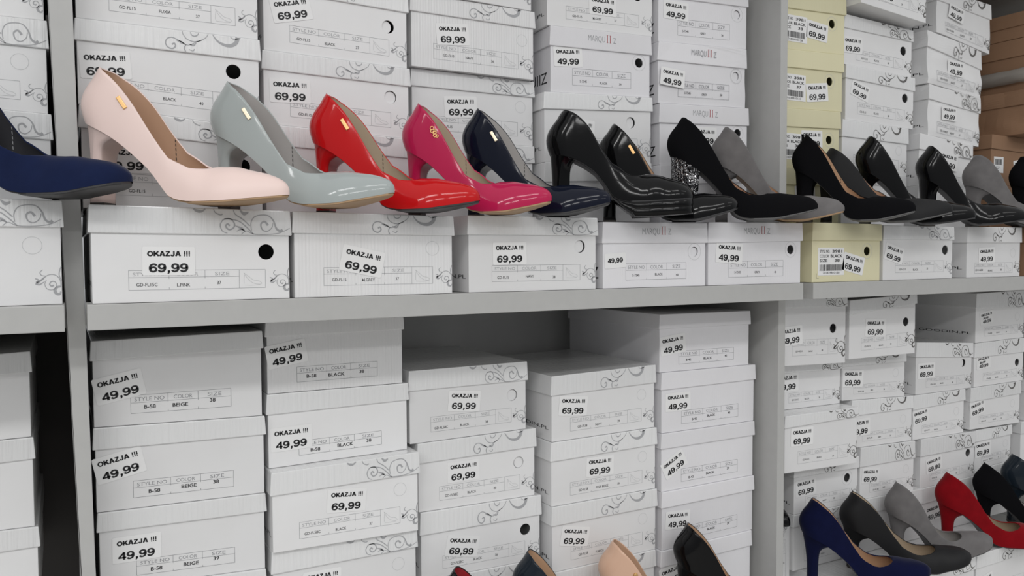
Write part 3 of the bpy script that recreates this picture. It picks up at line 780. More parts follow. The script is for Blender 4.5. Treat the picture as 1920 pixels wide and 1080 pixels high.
# key: (what it looks like, style, colour, size, finger hole, scroll, price, extras)
INFO = {
    'R0': ('large scroll white shoe box cut off at the left edge, under the navy suede pump', '', '', '', 'scored', 'A', None, {}),
    'R1': ('white shoe box marked L.PINK 37 under the pale pink pump', 'GD-FL15C', 'L.PINK', '37', 'open', 'A', '69,99', dict(mat='white', hole_at=(.872, .74))),
    'R2': ('white shoe box marked M.GREY 37 with a tilted sticker, front row on the shelf', 'GD-FL15', 'M.GREY', '37', 'scored', 'B', '69,99', dict(mat='fluted', hole_at=(.865, .78))),
    'R3': ('white shoe box marked NAVY 38, front row on the shelf below the fuchsia pump', 'GD-FL15', 'NAVY', '38', 'flap', 'A', '69,99', dict(hole_at=(.865, .80))),
    'R4': ('plain white shoe box with red-lettered lid marked BLACK 40, below the platform pump', 'S-7345', 'BLACK', '40', 'flap', None, '49,99', dict(ring=True, price_only=True, flap=(.0005, -.0005))),
    'R5': ('plain white shoe box with red-lettered lid marked GREY 40, front row on the shelf', 'S-7345', 'GREY', '40', 'open', None, '49,99', dict(ring=True)),
    'R6': ('cream shoe box in the front row on the shelf, right of the divider', '', '', '', 'open', None, '69,99', dict(ring=True, cream_label=(.016, '38'))),
    'R7': ('white scroll shoe box right beside the front cream box on the shelf', 'GD-FL15', 'BLACK', '37', 'open', 'A', '69,99', dict(hole_at=(.89, .74))),
    'R8': ('white shoe box with 49,99 sticker, rightmost white one of the shelf front row', 'GD-14-6020', 'BLACK', '38', 'scored', 'B', '49,99', dict(hole_at=(.86, .70))),
    'R9': ('brown cardboard shoe box at the right end of the shelf front row', '', '', '', None, None, None, dict(depth=.05)),
    'L1a': ('white scroll shoe box, topmost of the stack left of the left post', '', '', '', None, 'A', None, dict(style0=1)),
    'L1b': ('white scroll shoe box, second in the stack left of the left post', 'GD-FL15', '', '', 'scored', 'A', None, {}),
    'L1c': ('white scroll shoe box behind the navy suede pump left of the left post', '', '', '', None, 'A', None, {}),
    'U1a': ('white shoe box marked FUXIA 37, topmost of the stack behind the pink pump', 'GD-FL15', 'FUXIA', '37', None, 'B', None, {}),
    'U1b': ('white shoe box marked BLACK 40 with black finger hole, behind the pink pump', 'GD-FL15', 'BLACK', '40', 'open', 'B', '69,99', dict(hole_at=(.848, .80))),
    'U1c': ('lowest white shoe box of the stack behind the pink pump', 'GD-FL15', 'BLACK', '39', 'open', 'A', '69,99', dict(hole_at=(.885, .70), table_shift=1)),
    'U2a': ('white shoe box marked BLACK 37, half-punched hole, topmost of the stack behind the red pump', 'GD-FL15', 'BLACK', '37', 'flap', 'B', '69,99', dict(hole_at=(.86, .70), flap=(-.0032, -.0003))),
    'U2b': ('white shoe box with white punched disc, second in the stack behind the red pump', 'GD-FL15', 'RED', '37', 'flap', 'B', '69,99', dict(hole_at=(.865, .76), flap=(-.0001, -.0004))),
    'U2c': ('lowest white shoe box of the stack behind the red pump', '', '', '', None, 'B', None, {}),
    'U3z': ('white shoe box cut off by the top edge, stack behind the fuchsia pump', '', '', '', None, 'B', None, {}),
    'U3a': ('glossy white shoe box marked NAVY 36, jutting from the stack behind the fuchsia pump', 'GD-FL15', 'NAVY', '36', 'scored', 'B', '69,99', dict(mat='fluted', hole_at=(.90, .74))),
    'U3b': ('white shoe box with 69,99 sticker right behind the navy patent pump', 'GD-FL15', 'NAVY', '37', 'scored', 'A', '69,99', dict(hole_at=(.89, .78))),
    'U3c': ('lowest white shoe box behind the navy patent pump', '', '', '', None, 'A', None, {}),
    'U4a': ('white shoe box marked M.GREY 37, topmost of the stack behind the platform pump', 'GD-FL15', 'M.GREY', '37', 'open', 'B', '69,99', dict(hole_at=(.85, .93))),
    'U4b': ('plain white shoe box with red-lettered lid marked BLACK 39, above the platform pump', 'S-7345', 'BLACK', '39', 'open', None, '49,99', dict(ring=True)),
    'U4c': ('white scroll shoe box with half-moon hole right behind the platform pump', 'GD-FL15', 'BLACK', '38', 'flap', 'B', '69,99', dict(hole_at=(.80, .78), flap=(-.0012, -.0004))),
    'U4d': ('white scroll shoe box seen under the arch of the platform pump', '', '', '', None, 'A', None, {}),
    'U5a': ('plain white shoe box marked GREY 38, topmost of the stack against the divider', 'S-7345', 'GREY', '38', 'flap', None, '49,99', dict(ring=True, flap=(.0002, -.0002))),
    'U5b': ('plain white shoe box marked GREY 38 with dented corner, second down beside the divider', 'S-7345', 'GREY', '38', 'flap', None, '49,99', dict(ring=True, flap=(.0005, -.0004), crumple=.0016)),
    'U5c': ('plain white shoe box with red-lettered lid, behind the grey suede pump', 'S-7345', 'GREY', '39', 'open', None, '49,99', dict(ring=True)),
    'U5d': ('lowest plain white shoe box beside the divider, behind the black glitter-heel pump', '', '', '', None, None, None, {}),
    'V1b': ('cream shoe box labelled size 38, topmost of the cream stack right of the divider', '', '', '', 'open', None, '69,99', dict(ring=True, cream_label=(.010, '38'))),
    'V1c': ('cream shoe box labelled size 37, middle of the cream stack right of the divider', '', '', '', 'open', None, '69,99', dict(ring=True, cream_label=(.012, '37'))),
    'V1d': ('cream shoe box behind the black suede pump, third in the cream stack', '', '', '', 'open', None, '69,99', dict(ring=True, cream_label=(.016, '38'), hole_at=(.84, .72))),
    'V1e': ('lowest cream shoe box, mostly hidden behind the black suede pump', '', '', '', None, None, '69,99', {}),
    'V2a': ('white scroll shoe box jutting forward at the top edge, right of the cream stack', 'GD-FL15', 'BLACK', '39', None, 'B', '69,99', {}),
    'V2b': ('white scroll shoe box with upright sticker, right of the topmost cream box', 'GD-FL15', 'BLACK', '38', 'open', 'A', '69,99', dict(hole_at=(.87, .70))),
    'V2c': ('white scroll shoe box with slanted sticker, right of the size 37 cream box', 'GD-FL15', 'BLACK', '38', 'open', 'B', '69,99', dict(hole_at=(.87, .78))),
    'V2d': ('white scroll shoe box right behind the upright black patent heel, right bay', 'GD-FL15', '', '', 'scored', 'B', None, {}),
    'V2e': ('lowest white scroll shoe box right of the cream stack, behind black pumps', '', '', '', None, 'B', None, {}),
    'V3a': ('tilted white scroll shoe box, topmost of the crushed stack beside the brown cartons', 'GD-14-6020', 'BLACK', '38', None, 'B', '49,99', dict(crumple=.0025)),
    'V3b': ('badly crushed white shoe box, second in the leaning stack beside the brown cartons', 'GD-14-6020', 'BLACK', '37', None, 'B', '49,99', dict(crumple=.0065)),
    'V3c': ('crushed white shoe box, third in the leaning stack beside the brown cartons', 'GD-14-6020', 'BLACK', '37', None, 'A', '49,99', dict(crumple=.0045)),
    'V3d': ('white scroll shoe box with half-hidden 49,99 sticker, behind the rightmost patent heel', 'GD-14-6020', 'BLACK', '37', None, 'A', '49,99', dict(crumple=.002)),
    'V3e': ('lowest white shoe box of the leaning stack, hidden behind black pumps', '', '', '', None, None, None, {}),
    'V4a': ('flat dark brown carton on top of the brown stack at right', '', '', '', None, None, None, {}),
    'V4b': ('brown carton with a clear bag sticking out, upper part of the brown stack', '', '', '', None, None, None, dict(lid_mat='brown')),
    'V4d': ('crushed brown carton in the middle of the brown stack at right', '', '', '', None, None, None, dict(crumple=.006)),
    'V4e': ('brown carton with white barcode label at the right, behind the grey pump', '', '', '', None, None, '49,99', dict(bar_label=(.012, .064), st2=(.108, .052, 10))),
    'V4f': ('lowest brown carton of the stack behind the black pumps', '', '', '', None, None, None, {}),
    'W1a': ('white shoe box with black hole, topmost of the lower stack right of the divider', 'GD-OD-31', 'NAVY', '40', 'open', 'A', '69,99', dict(hole_at=(.80, .62))),
    'W1b': ('white scroll shoe box marked BLACK 36, second down right of the lower divider', 'GD-FLK1S', 'BLACK', '36', None, 'A', '69,99', {}),
    'W1c': ('white scroll shoe box pulled forward, third down right of the lower divider', 'GD-FLK1S', 'BLACK', '38', None, 'A', '69,99', {}),
    'W1d': ('white shoe box with ringed hole just above the royal navy pump', 'GD-FL14', 'NAVY', '38', 'open', 'B', '69,99', dict(ring=True, hole_at=(.83, .76))),
    'W1e': ('lowest white shoe box behind the royal navy pump', 'GD-FL14', 'NAVY', '39', None, 'B', None, {}),
    'W2a': ('white shoe box with tilted lid marked BLACK 40, second stack right of the divider', 'GD-FLK1S', 'BLACK', '40', 'open', 'B', '69,99', dict(hole_at=(.85, .66))),
    'W2b': ('white scroll shoe box marked RED 38 in the lower right bay', 'GD-FL14B', 'RED', '38', 'scored', 'B', '69,99', {}),
    'W2c': ('white scroll shoe box marked GREY 39 in the lower right bay', 'GD-FL14B', 'GREY', '39', 'scored', 'B', '69,99', {}),
    'W2d': ('white scroll shoe box just above the lower grey suede pump', 'GD-FL14B', 'RED', '37', 'scored', 'A', '69,99', {}),
    'W2e': ('lowest white shoe box behind the lower grey suede pump', '', '', '', None, None, None, {}),
    'W3b': ('white scroll shoe box with half-moon hole, topmost of the third stack right of divider', 'GD-FL14B', 'BLACK', '40', 'flap', 'A', '69,99', dict(hole_at=(.84, .82), flap=(-.0034, -.0002))),
    'W3c': ('white scroll shoe box marked BLACK 37, second in the third stack right of divider', 'GD-FL14B', 'BLACK', '37', 'scored', 'B', '69,99', {}),
    'W3d': ('white scroll shoe box with black hole just above the red suede pump', 'GD-FL14B', 'BLACK', '38', 'open', 'A', '69,99', dict(hole_at=(.88, .82))),
    'W3e': ('lowest white shoe box behind the red suede pump', '', '', '', None, None, '69,99', {}),
    'W4a': ('white shoe box showing its long shaded side with dark web address, lower right bay', 'GD-6020', 'BLACK', '39', 'scored', 'A', '49,99', dict(struck=True)),
    'W4b': ('white shoe box with struck-out price and black hole at the right edge', 'GD-6020', 'BLACK', '38', 'open', 'B', '49,99', dict(struck=True, hole_at=(.87, .66))),
    'W4c': ('white scroll shoe box with slanted 69,99 sticker at the right edge, lower bay', 'GD-FL14B', 'BLACK', '36', 'scored', 'B', '69,99', {}),
    'W4d': ('white shoe box just above the lower black suede pump', 'GD-FL14B', 'BLACK', '37', 'scored', 'B', '69,99', {}),
    'W4e': ('lowest white shoe box behind the lower black suede pump', '', '', '', None, None, None, {}),
    'W5a': ('white shoe box whose side peeks in at the lower right edge, upper one', '', '', '', None, None, None, {}),
    'W5b': ('white shoe box whose side peeks in at the lower right edge, lower one', '', '', '', None, None, None, {}),
    'X1a': ('white shoe box marked BEIGE 38, topmost of the lower stack beside the left post', 'B-58', 'BEIGE', '38', None, None, '49,99', dict(mat='white', lid_mat='gloss')),
    'X1b': ('white shoe box marked BEIGE 38, second of the lower stack beside the left post', 'B-58', 'BEIGE', '38', None, None, '49,99', dict(lid_mat='gloss')),
    'X1c': ('white shoe box marked BEIGE 39, third of the lower stack beside the left post', 'B-58', 'BEIGE', '39', None, None, '49,99', dict(lid_mat='gloss')),
    'X1d': ('white shoe box cut off by the bottom edge, beside the left post', 'B-58', 'BEIGE', '39', None, None, None, dict(lid_mat='gloss')),
    'X2a': ('ribbed white shoe box marked BLACK 38 right under the shelf', 'B-58', 'BLACK', '38', None, None, '49,99', dict(mat='fluted')),
    'X2b': ('smooth white shoe box marked BLACK 38, second below the shelf in the second stack', 'B-58', 'BLACK', '38', None, None, '49,99', dict(lid_mat='gloss')),
    'X2c': ('white scroll shoe box marked BLACK 37, third in the second lower stack', 'GD-FL58C', 'BLACK', '37', 'scored', 'A', '69,99', {}),
    'X2d': ('white scroll shoe box cut off by the bottom edge, second lower stack', 'GD-FL58C', 'BLACK', '37', 'scored', 'A', '69,99', dict(lid_mat='gloss')),
    'X3a': ('white scroll shoe box marked BLACK 38 below the open gap under the shelf', 'GD-FL58C', 'BLACK', '38', 'flap', 'A', '69,99', dict(lid_mat='gloss', flap=(.0002, -.0003), hole_at=(.875, .72))),
    'X3b': ('white scroll shoe box marked BLACK 40 in the third lower stack', 'GD-FL58C', 'BLACK', '40', 'flap', 'B', '69,99', dict(flap=(.0010, -.0002), hole_at=(.855, .72))),
    'X3c': ('white scroll shoe box marked BLACK 36 with black finger hole, above the slate pump', 'GD-FL58C', 'BLACK', '36', 'open', 'B', '69,99', dict(hole_at=(.87, .72))),
    'X3d': ('white scroll shoe box behind the slate patent pump at the bottom edge', '', '', '', None, 'B', None, {}),
    'X4a': ('white scroll shoe box marked NAVY 39 with its lid top showing, fourth lower stack', 'GD-FL58', 'NAVY', '39', 'scored', 'B', '69,99', {}),
    'X4b': ('white scroll shoe box marked PINK BEIGE 39 in the fourth lower stack', 'GD-FL58', 'PINK BEIGE', '39', 'scored', 'B', '69,99', {}),
    'X4c': ('white scroll shoe box just above the beige patent pump', 'GD-FL58', 'P.BEIGE', '38', 'scored', 'B', '69,99', {}),
    'X4d': ('white scroll shoe box behind the beige patent pump at the bottom edge', '', '', '', None, 'B', None, {}),
    'X5a': ('plain white shoe box marked BLACK 41, topmost beside the lower divider', 'B-42', 'BLACK', '41', None, None, '49,99', {}),
    'X5b': ('plain white shoe box marked BLACK 40, second down beside the lower divider', 'B-42', 'BLACK', '40', None, None, '49,99', {}),
    'X5c': ('plain white shoe box marked BLACK 39 with steeply tilted sticker beside the divider', 'B-42', 'BLACK', '39', None, None, '49,99', {}),
    'X5d': ('plain white shoe box marked BLACK 39 with upright sticker, above the black patent heel', 'B-42', 'BLACK', '39', None, None, '49,99', {}),
    'X5e': ('lowest plain white shoe box, behind the black patent pump at the bottom', '', '', '', None, None, '49,99', {}),
    'Z1a': ('plain white shoe box, topmost of the lower stack at the left edge', '', '', '', None, None, None, dict(lid_mat='gloss')),
    'Z1b': ('plain white shoe box, second of the lower stack at the left edge', '', '', '', None, None, None, dict(lid_mat='gloss')),
    'Z1c': ('plain white shoe box, third of the lower stack at the left edge', '', '', '', None, None, None, dict(lid_mat='gloss')),
    'Q1': ('white scroll shoe box carrying the royal navy pump, bottom right', '', '', '', None, 'A', None, {}),
    'Q2': ('white scroll shoe box under the black matte pump, bottom right', '', '', '', None, 'A', None, {}),
    'Q3': ('white scroll shoe box under the red suede pump, bottom right corner', 'GD-FL14B', 'BLACK', '38', None, 'B', '69,99', {}),
}
GROUPS = {'R': 'shoe boxes in the front row of the middle shelf', 'L': 'shoe boxes stacked left of the left post', 'U': 'shoe boxes stacked behind the pumps, middle bay',
          'V': 'shoe boxes stacked behind the pumps, right bay', 'W': 'shoe boxes stacked in the lower right bay', 'X': 'shoe boxes stacked in the lower middle bay',
          'Z': 'shoe boxes stacked in the lower left bay', 'Q': 'shoe boxes in the lower right front row'}
for row in ROWS:
    d, sty, co, sz, hole, scroll, price, ex = INFO[row[0]]
    inf = dict(label=d, group=GROUPS[row[0][0]], style=sty, color=co, size=sz, hole=hole, scroll=scroll, price=price)
    inf.update(ex)
    make_box(row, inf)

# a box stood on its short end in the gap beside the divider
end_box = make_box(('E1', 'FL', 0, 0, 0, .187, [.078, .078, .058, .058, 0, 0], None),
                   dict(label='white shoe box stood on end between the lower divider and the stack', group=GROUPS['W'], style='GD-FL15', color='BLACK', size='37', scroll='A', hole=None, depth=.22, plain_side=True))
end_box.location = (1.1665, .1125, .6629)
end_box.rotation_euler = (0, -math.pi / 2, 0)
# ------------------------------------------------------------------ pumps
def pchip(pts):
    xs, ys = [p[0] for p in pts], [p[1] for p in pts]
    n = len(xs); h = [xs[i + 1] - xs[i] for i in range(n - 1)]; d = [(ys[i + 1] - ys[i]) / h[i] for i in range(n - 1)]
    m = [d[0]] + [0 if d[i - 1] * d[i] <= 0 else 2 * d[i - 1] * d[i] / (d[i - 1] + d[i]) for i in range(1, n - 1)] + [d[-1]]
    def f(x):
        x = min(max(x, xs[0]), xs[-1])
        i = 0
        while i < n - 2 and x > xs[i + 1]: i += 1
        t = (x - xs[i]) / h[i]
        return (2 * t ** 3 - 3 * t * t + 1) * ys[i] + (t ** 3 - 2 * t * t + t) * h[i] * m[i] + (-2 * t ** 3 + 3 * t * t) * ys[i + 1] + (t ** 3 - t * t) * h[i] * m[i + 1]
    return f

def make_shoe(name, label, group, X, Y, Z, yaw, H, L, tip, upper, inner, sole='dark_sole', toe='point', throat=.66, heel='block',
              tag=None, tag_mat='gold', heel_mat=None, plat=0.0, text=None, counter=.060, wide=1.0, ink='ink', fold=.0, open_round=3.6):
    root = thing(name, label, 'shoe', group, (X, Y, Z), (0, 0, math.radians(yaw)))
    hh = H - counter
    k = L / .205
    tipz = max(.004, tip - .004)
    zs_ = pchip([(0, hh * .985), (.05, hh * .935), (.11, hh * .865), (.165, hh * .785), (.22, hh * .685), (.28, hh * .555), (.34, hh * .41), (.39, hh * .25), (.435, hh * .11), (.485, .0055), (.55, .0038), (.68, .0042), (.82, .0042 + (tipz - .0042) * .35), (.93, .0042 + (tipz - .0042) * .72), (1, tipz)])
    def zs(t): return zs_(t) + plat * min(1, max(0, 1)) * (1 - .0) * (1 if t > .3 else max(0, t / .3)) if plat else zs_(t)
    tw = dict(point=[(.84, .0262), (.89, .0210), (.94, .0146), (.97, .0100), (1, .0056)], almond=[(.84, .0290), (.89, .0250), (.94, .0195), (.97, .0150), (1, .0105)], round=[(.84, .0322), (.89, .0292), (.94, .0245), (.97, .0205), (1, .0155)])[toe]
    w_ = pchip([(0, .0262), (.10, .0268), (.20, .0270), (.34, .0262), (.46, .0300), (.58, .0345), (.68, .0358), (.77, .0322)] + tw)
    te = dict(point=.972, almond=.945, round=.92)[toe]
    def w(t):
        e = 1.0
        if t < .125: e = math.sqrt(max(0, 1 - (1 - t / .125) ** 2))
        if t > te: e = math.sqrt(max(0, 1 - ((t - te) / (1 - te)) ** 2))
        return w_(t) * e * wide
    dq = counter / .060
    hd_ = pchip([(0, .088), (.06, .094), (.13, .098), (.26, .092), (.356, .079), (.42, .068), (.467, .060), (.54, .049), (.61, .0400), (.66, .0385), (.73, .0375), (.80, .0325), (.887, .0262), (.947, .0195), (.984, .0132), (1, .0090)])
    def hd(t):
        e = 1.0 if t < te else .6 + .4 * math.sqrt(max(0, 1 - ((t - te) / (1 - te)) ** 2))
        return hd_(t) * e
    def cen(t): return .0045 * math.sin(math.pi * min(1, max(0, (t - .25) / .75)) * 1.0) - .004 * max(0, t - .6) / .4   # inner curve of the foot
    low = throat > .66
    ht_ = pchip([(0, counter * 1.0), (.03, .0610 * dq), (.06, .0605 * dq), (.13, .0600 * dq), (.20, .0585 * dq), (.26, .0555 * dq), (.31, .0500), (.356, .0450), (.404, .0445), (.467, .0440 if not low else .041), (.54, .0375 if not low else .034), (.61, .0340 if not low else .031), (.72, .030)])
    def cmax(t, side=-1):
        """cosine of the angle where the topline cuts the section"""
        if t >= throat: return 0.0
        bias = math.exp(-((t - .42) / .20) ** 2) if side < 0 else math.exp(-((t - .45) / .18) ** 2)
        s = min(.96, ht_(t) * (1 - .10 * bias if side < 0 else 1 + .17 * bias) / hd(t)) ** (1 / .92)
        c0 = math.sqrt(1 - s * s)
        t1 = throat - .19
        if t > t1: c0 *= math.sqrt(max(0, 1 - ((t - t1) / (throat - t1)) ** open_round))
        return c0
    def surf(t, v, side, off=0.0):
        """v 0..1 from the sole edge to the topline (or to the ridge of the vamp)"""
        pm = math.acos(cmax(t, side))
        p = pm * v
        ww, h = max(0, w(t) - off), hd(t) - off
        ea = .40 + .32 * min(1, max(0, (t - .40) / .22))
        y = ww * max(0, math.cos(p)) ** ea
        z = h * math.sin(p) ** .92
        kk = max(0, 1 - t / .40)
        q = z / counter
        x = t * L + kk * kk * (-.003 - .0062 * math.sin(math.pi * min(1, q * 1.25)) * (1 if q < .8 else 0) + .0175 * max(0, q) ** 2.6)
        x += off * (max(0, 1 - t / .10) - max(0, (t - .92) / .08))
        # side walls lean over slightly in the waist
        return Vector((x, side * y + cen(t), zs(t) + z + (off * .3 if v == 0 else 0)))
    ts = [0, .0015, .005, .011, .020, .032, .046, .062, .080, .10]
    n1 = 15; ts += [.10 + (throat - .06 - .10) * i / n1 for i in range(1, n1 + 1)]
    ts += [throat - .06 + .06 * f for f in (.2, .4, .58, .72, .83, .91, .96, .985, 1.0)]
    ts += [throat + (.93 - throat) * i / 9 for i in range(1, 10)]
    ts += [.95, .965, .978, .988, .995, .999, 1.0]
    NV = 14
    def shell(off):
        bm = bmesh.new()
        G = {}
        for side in (1, -1):
            for i, t in enumerate(ts):
                for j in range(NV + 1):
                    G[side, i, j] = bm.verts.new(surf(t, j / NV, side, off))
        for side in (1, -1):
            for i in range(len(ts) - 1):
                for j in range(NV):
                    q = [G[side, i, j], G[side, i + 1, j], G[side, i + 1, j + 1], G[side, i, j + 1]]
                    if side > 0: q.reverse()
                    if off: q.reverse()
                    bm.faces.new(q)
        return bm, G
    # ---- upper: outer skin plus the folded rim along the topline
    bm, G = shell(0.0)
    ith = ts.index(throat - .06 + .06 * 1.0)
    for side in (1, -1):
        inn = [bm.verts.new(surf(t, 1.0, side, .0016) - Vector((0, 0, .0004))) for t in ts[:ith + 1]]
        mid = [bm.verts.new((G[side, i, NV].co + inn[i].co) / 2 + Vector((0, 0, .0007))) for i in range(ith + 1)]
        for i in range(ith):
            for a, b in ((lambda q: G[side, q, NV], lambda q: mid[q]), (lambda q: mid[q], lambda q: inn[q])):
                q = [a(i), a(i + 1), b(i + 1), b(i)]
                if side > 0: q.reverse()
                try: bm.faces.new(q)
                except ValueError: pass
    bmesh.ops.remove_doubles(bm, verts=bm.verts, dist=.00004)
    link('upper', bm, upper, root, True)
    bm, G2 = shell(.0016)
    bmesh.ops.remove_doubles(bm, verts=bm.verts, dist=.00004)
    link('lining', bm, inner, root, True)
    # ---- insole with its heel pad seam and stamped text
    bm = bmesh.new()
    rows = []
    it = [.012 + (.86 - .012) * i / 34 for i in range(35)]
    for t in it:
        ww = max(.0005, w(t) - .0022)
        rows.append([bm.verts.new((t * L + (.002 if t < .05 else 0), ww * u + cen(t), zs(t) + .0016 + .0016 * u * u)) for u in (-1, -.6, -.2, .2, .6, 1)])
    for a, b in zip(rows, rows[1:]):
        for j in range(5):
            bm.faces.new((a[j], b[j], b[j + 1], a[j + 1]))
    def ip(x, y):
        t = min(1, max(0, x / L)); return Vector((x, y + cen(t), zs(t) + .0022 + .0016 * (y / max(.003, w(t))) ** 2))
    for i in range(12):
        y0 = -.022 + i * .0038
        quad(bm, ip, [(.372 * L + .0015 * math.cos(y0 * 60), y0), (.375 * L + .0015 * math.cos(y0 * 60), y0), (.375 * L, y0 + .0022), (.372 * L, y0 + .0022)], 1)
    for sd in (1, -1):                            # the seam climbs both inner walls
        for i in range(9):
            a, b = i / 9, i / 9 + .07
            try:
                bm.faces.new([bm.verts.new(surf(tt, vv, sd, .0019)) for tt, vv in ((.372, a), (.376, a), (.376, b), (.372, b))]).material_index = 1
            except ValueError:
                pass
    if text:
        put_text(bm, text, ip, .44 * L, -.002, .0052, 1, .036, bold=.006, align='L')
    link('insole', bm, [inner, ink], root, True)
    # ---- outsole
    bm = bmesh.new()
    st = [.0] + [.015, .04, .08] + [.12 + .88 * i / 34 for i in range(35)]
    prev = None
    for t in st:
        ww = max(.0003, w(t) * (.93 if t < .55 else .985))
        th = .0032 if t > .52 else .0022
        zt = zs(t) + .0006
        if plat: th = .0032
        pts = [(-1, 0), (-1, -th * .7), (-.93, -th), (.93, -th), (1, -th * .7), (1, 0)]
        x = t * L + (.0015 if t < .02 else 0) - (.0012 if t > .99 else 0)
        ring = [bm.verts.new((x, u * ww + cen(t), zt + dz)) for u, dz in pts]
        if prev:
            for j in range(6):
                bm.faces.new((prev[j], prev[(j + 1) % 6], ring[(j + 1) % 6], ring[j]))
        prev = ring
    bmesh.ops.remove_doubles(bm, verts=bm.verts, dist=.00002)
    link('outsole', bm, sole, root)
    if plat:
        bm = bmesh.new(); prev = None
        for i in range(41):
            t = .40 + .60 * i / 40
            e = min(1, max(0, (t - .40) / .22)); e = e * e * (3 - 2 * e)
            zt = zs(t) - .0012
            zbm = max(.0004, (zs(t) - plat - .0030)) if t > .58 else zt - plat * e
            zbm = min(zbm, zt - .001)
            ww = max(.0004, w(t) * 1.01)
            mid_ = (zt + zbm) / 2
            pts = [(-.95, zt), (-1, zt - .001), (-1.0, mid_ + .0006), (-.985, mid_), (-1.0, mid_ - .0006), (-1, zbm + .0015), (-.93, zbm), (.93, zbm), (1, zbm + .0015), (1, mid_ - .0006), (.985, mid_), (1, mid_ + .0006), (1, zt - .001), (.95, zt)]
            ring = [bm.verts.new((t * L - (.0012 if t > .99 else 0), u * ww + cen(t), z)) for u, z in pts]
            if prev:
                for j in range(len(pts)):
                    bm.faces.new((prev[j], prev[(j + 1) % len(pts)], ring[(j + 1) % len(pts)], ring[j]))
            prev = ring
        link('platform', bm, upper, root, True)
    # ---- heel
    hp = dict(block=(.0, .0190, .0125, 15), slim=(.0065, .0165, .0092, 11), chunky=(.0, .0255, .0165, 11), straight=(.0, .0370, .0195, 1.15), kitten=(.012, .020, .011, 3.0))[heel]
    xb, dx, hw, ease = hp
    tf = .175 if heel != 'straight' else .19
    NR = 36
    bm = bmesh.new()
    topr, botr = [], []
    for i in range(NR):
        a = i / NR
        if a < .75:                               # round the seat from one breast corner to the other
            s = (a / .75) * 2 - 1
            t = tf * (abs(s) ** 1.7)
            topr.append((t * L - .0022 * max(0, 1 - t / .1), math.copysign(w(t) * .965, s)))
        else:
            u = (a - .75) / .25
            topr.append((tf * L - .004 * math.sin(math.pi * u) * 0, w(tf) * .965 * (1 - 2 * u)))
        if a < .75:
            s = (a / .75) * 2 - 1
            th = s * math.pi * .62
            ex = 1 - abs(s) ** 2.4
            botr.append((xb + dx * (1 - math.sqrt(max(0, 1 - min(1, abs(s)) ** 2.6)) * 1.0), math.copysign(hw * min(1, (abs(s) * 1.35)) ** .75, s)))
        else:
            u = (a - .75) / .25
            botr.append((xb + dx, hw * (1 - 2 * u)))
    rings = []
    SEG = 22
    for q in range(SEG + 1):
        s = (q / SEG) ** 1.7
        f = 1 - (1 - s) ** ease
        fb = 1 - (1 - s) ** (1.6 if heel != 'straight' else 1.1)
        ring = []
        for i in range(NR):
            (xt, yt), (xo, yo) = topr[i], botr[i]
            front = min(1, max(0, (xt - .006) / (tf * L * .85)))
            g = f * front + fb * (1 - front)
            zt = zs(min(tf, xt / L)) + .0008
            z = zt * (1 - s) + .0042 * s
            ring.append(bm.verts.new((xt + (xo - xt) * g + (.0012 * math.sin(math.pi * s) * (1 - front) if heel != 'straight' else 0), yt + (yo - yt) * (fb * .5 + f * .5) + cen(.1), z)))
        rings.append(ring)
    for a, b in zip(rings, rings[1:]):
        for i in range(NR):
            bm.faces.new((a[i], a[(i + 1) % NR], b[(i + 1) % NR], b[i]))
    bm.faces.new(rings[-1])
    bmesh.ops.recalc_face_normals(bm, faces=bm.faces)
    ho = link('heel', bm, heel_mat or upper, root, True)
    bm = bmesh.new()
    lo = [bm.verts.new((x, y + cen(.1), .0002)) for x, y in botr]; hi = [bm.verts.new((x, y + cen(.1), .0042)) for x, y in botr]
    bm.faces.new(lo)
    for i in range(NR):
        bm.faces.new((lo[i], lo[(i + 1) % NR], hi[(i + 1) % NR], hi[i]))
    bmesh.ops.recalc_face_normals(bm, faces=bm.faces)
    link('heel_tip', bm, 'tip', ho)
    # ---- metal ornament on the outer side
    if tag:
        t0, v0 = .215, .76
        c = surf(t0, v0, -1)
        du = (surf(t0 + .06, .98, -1) - surf(t0 - .05, .98, -1)).normalized()
        du = (du + Vector((0, 0, -.12))).normalized()
        dv = (surf(t0, v0 + .06, -1) - surf(t0, v0 - .06, -1)); dv = (dv - du * dv.dot(du)).normalized()
        nn = du.cross(dv).normalized()
        if nn.y > 0: nn = -nn
        bm = bmesh.new()
        F = lambda a, b, e: c + du * a + dv * b + nn * e
        if tag == 'bar':
            vs = box(bm, -.0075, .0075, -.0022, .0022, -.0006, .0013, .0006)
            for v in bm.verts: v.co = F(v.co.x, v.co.y, v.co.z)
        elif tag == 'stud':
            prev = None
            for rr, e in ((.0036, -.001), (.0036, .0008), (.0030, .0016), (.0024, .0018)):
                ring = [bm.verts.new(F(rr * math.cos(i * math.tau / 20), rr * math.sin(i * math.tau / 20), e)) for i in range(20)]
                if prev:
                    for i in range(20): bm.faces.new((prev[i], prev[(i + 1) % 20], ring[(i + 1) % 20], ring[i]))
                prev = ring
            bm.faces.new(prev)
        elif tag == 'chain':
            for cx, cy, rr in ((-.0055, .0006, .0022), (-.0022, -.0008, .0022), (.001, .0008, .0022), (.0044, -.0006, .0022), (.0065, .0012, .0016), (-.001, .0024, .0016)):
                prev = None
                for q in range(13):
                    a = q / 12 * math.tau
                    ring = [bm.verts.new(F(cx + (rr + .0007 * math.cos(b)) * math.cos(a), cy + (rr + .0007 * math.cos(b)) * math.sin(a), .0007 + .0007 * math.sin(b))) for b in [i * math.tau / 6 for i in range(6)]]
                    if prev:
                        for i in range(6): bm.faces.new((prev[i], prev[(i + 1) % 6], ring[(i + 1) % 6], ring[i]))
                    prev = ring
        bmesh.ops.recalc_face_normals(bm, faces=bm.faces)
        link('metal_tag', bm, tag_mat, root)
    return root

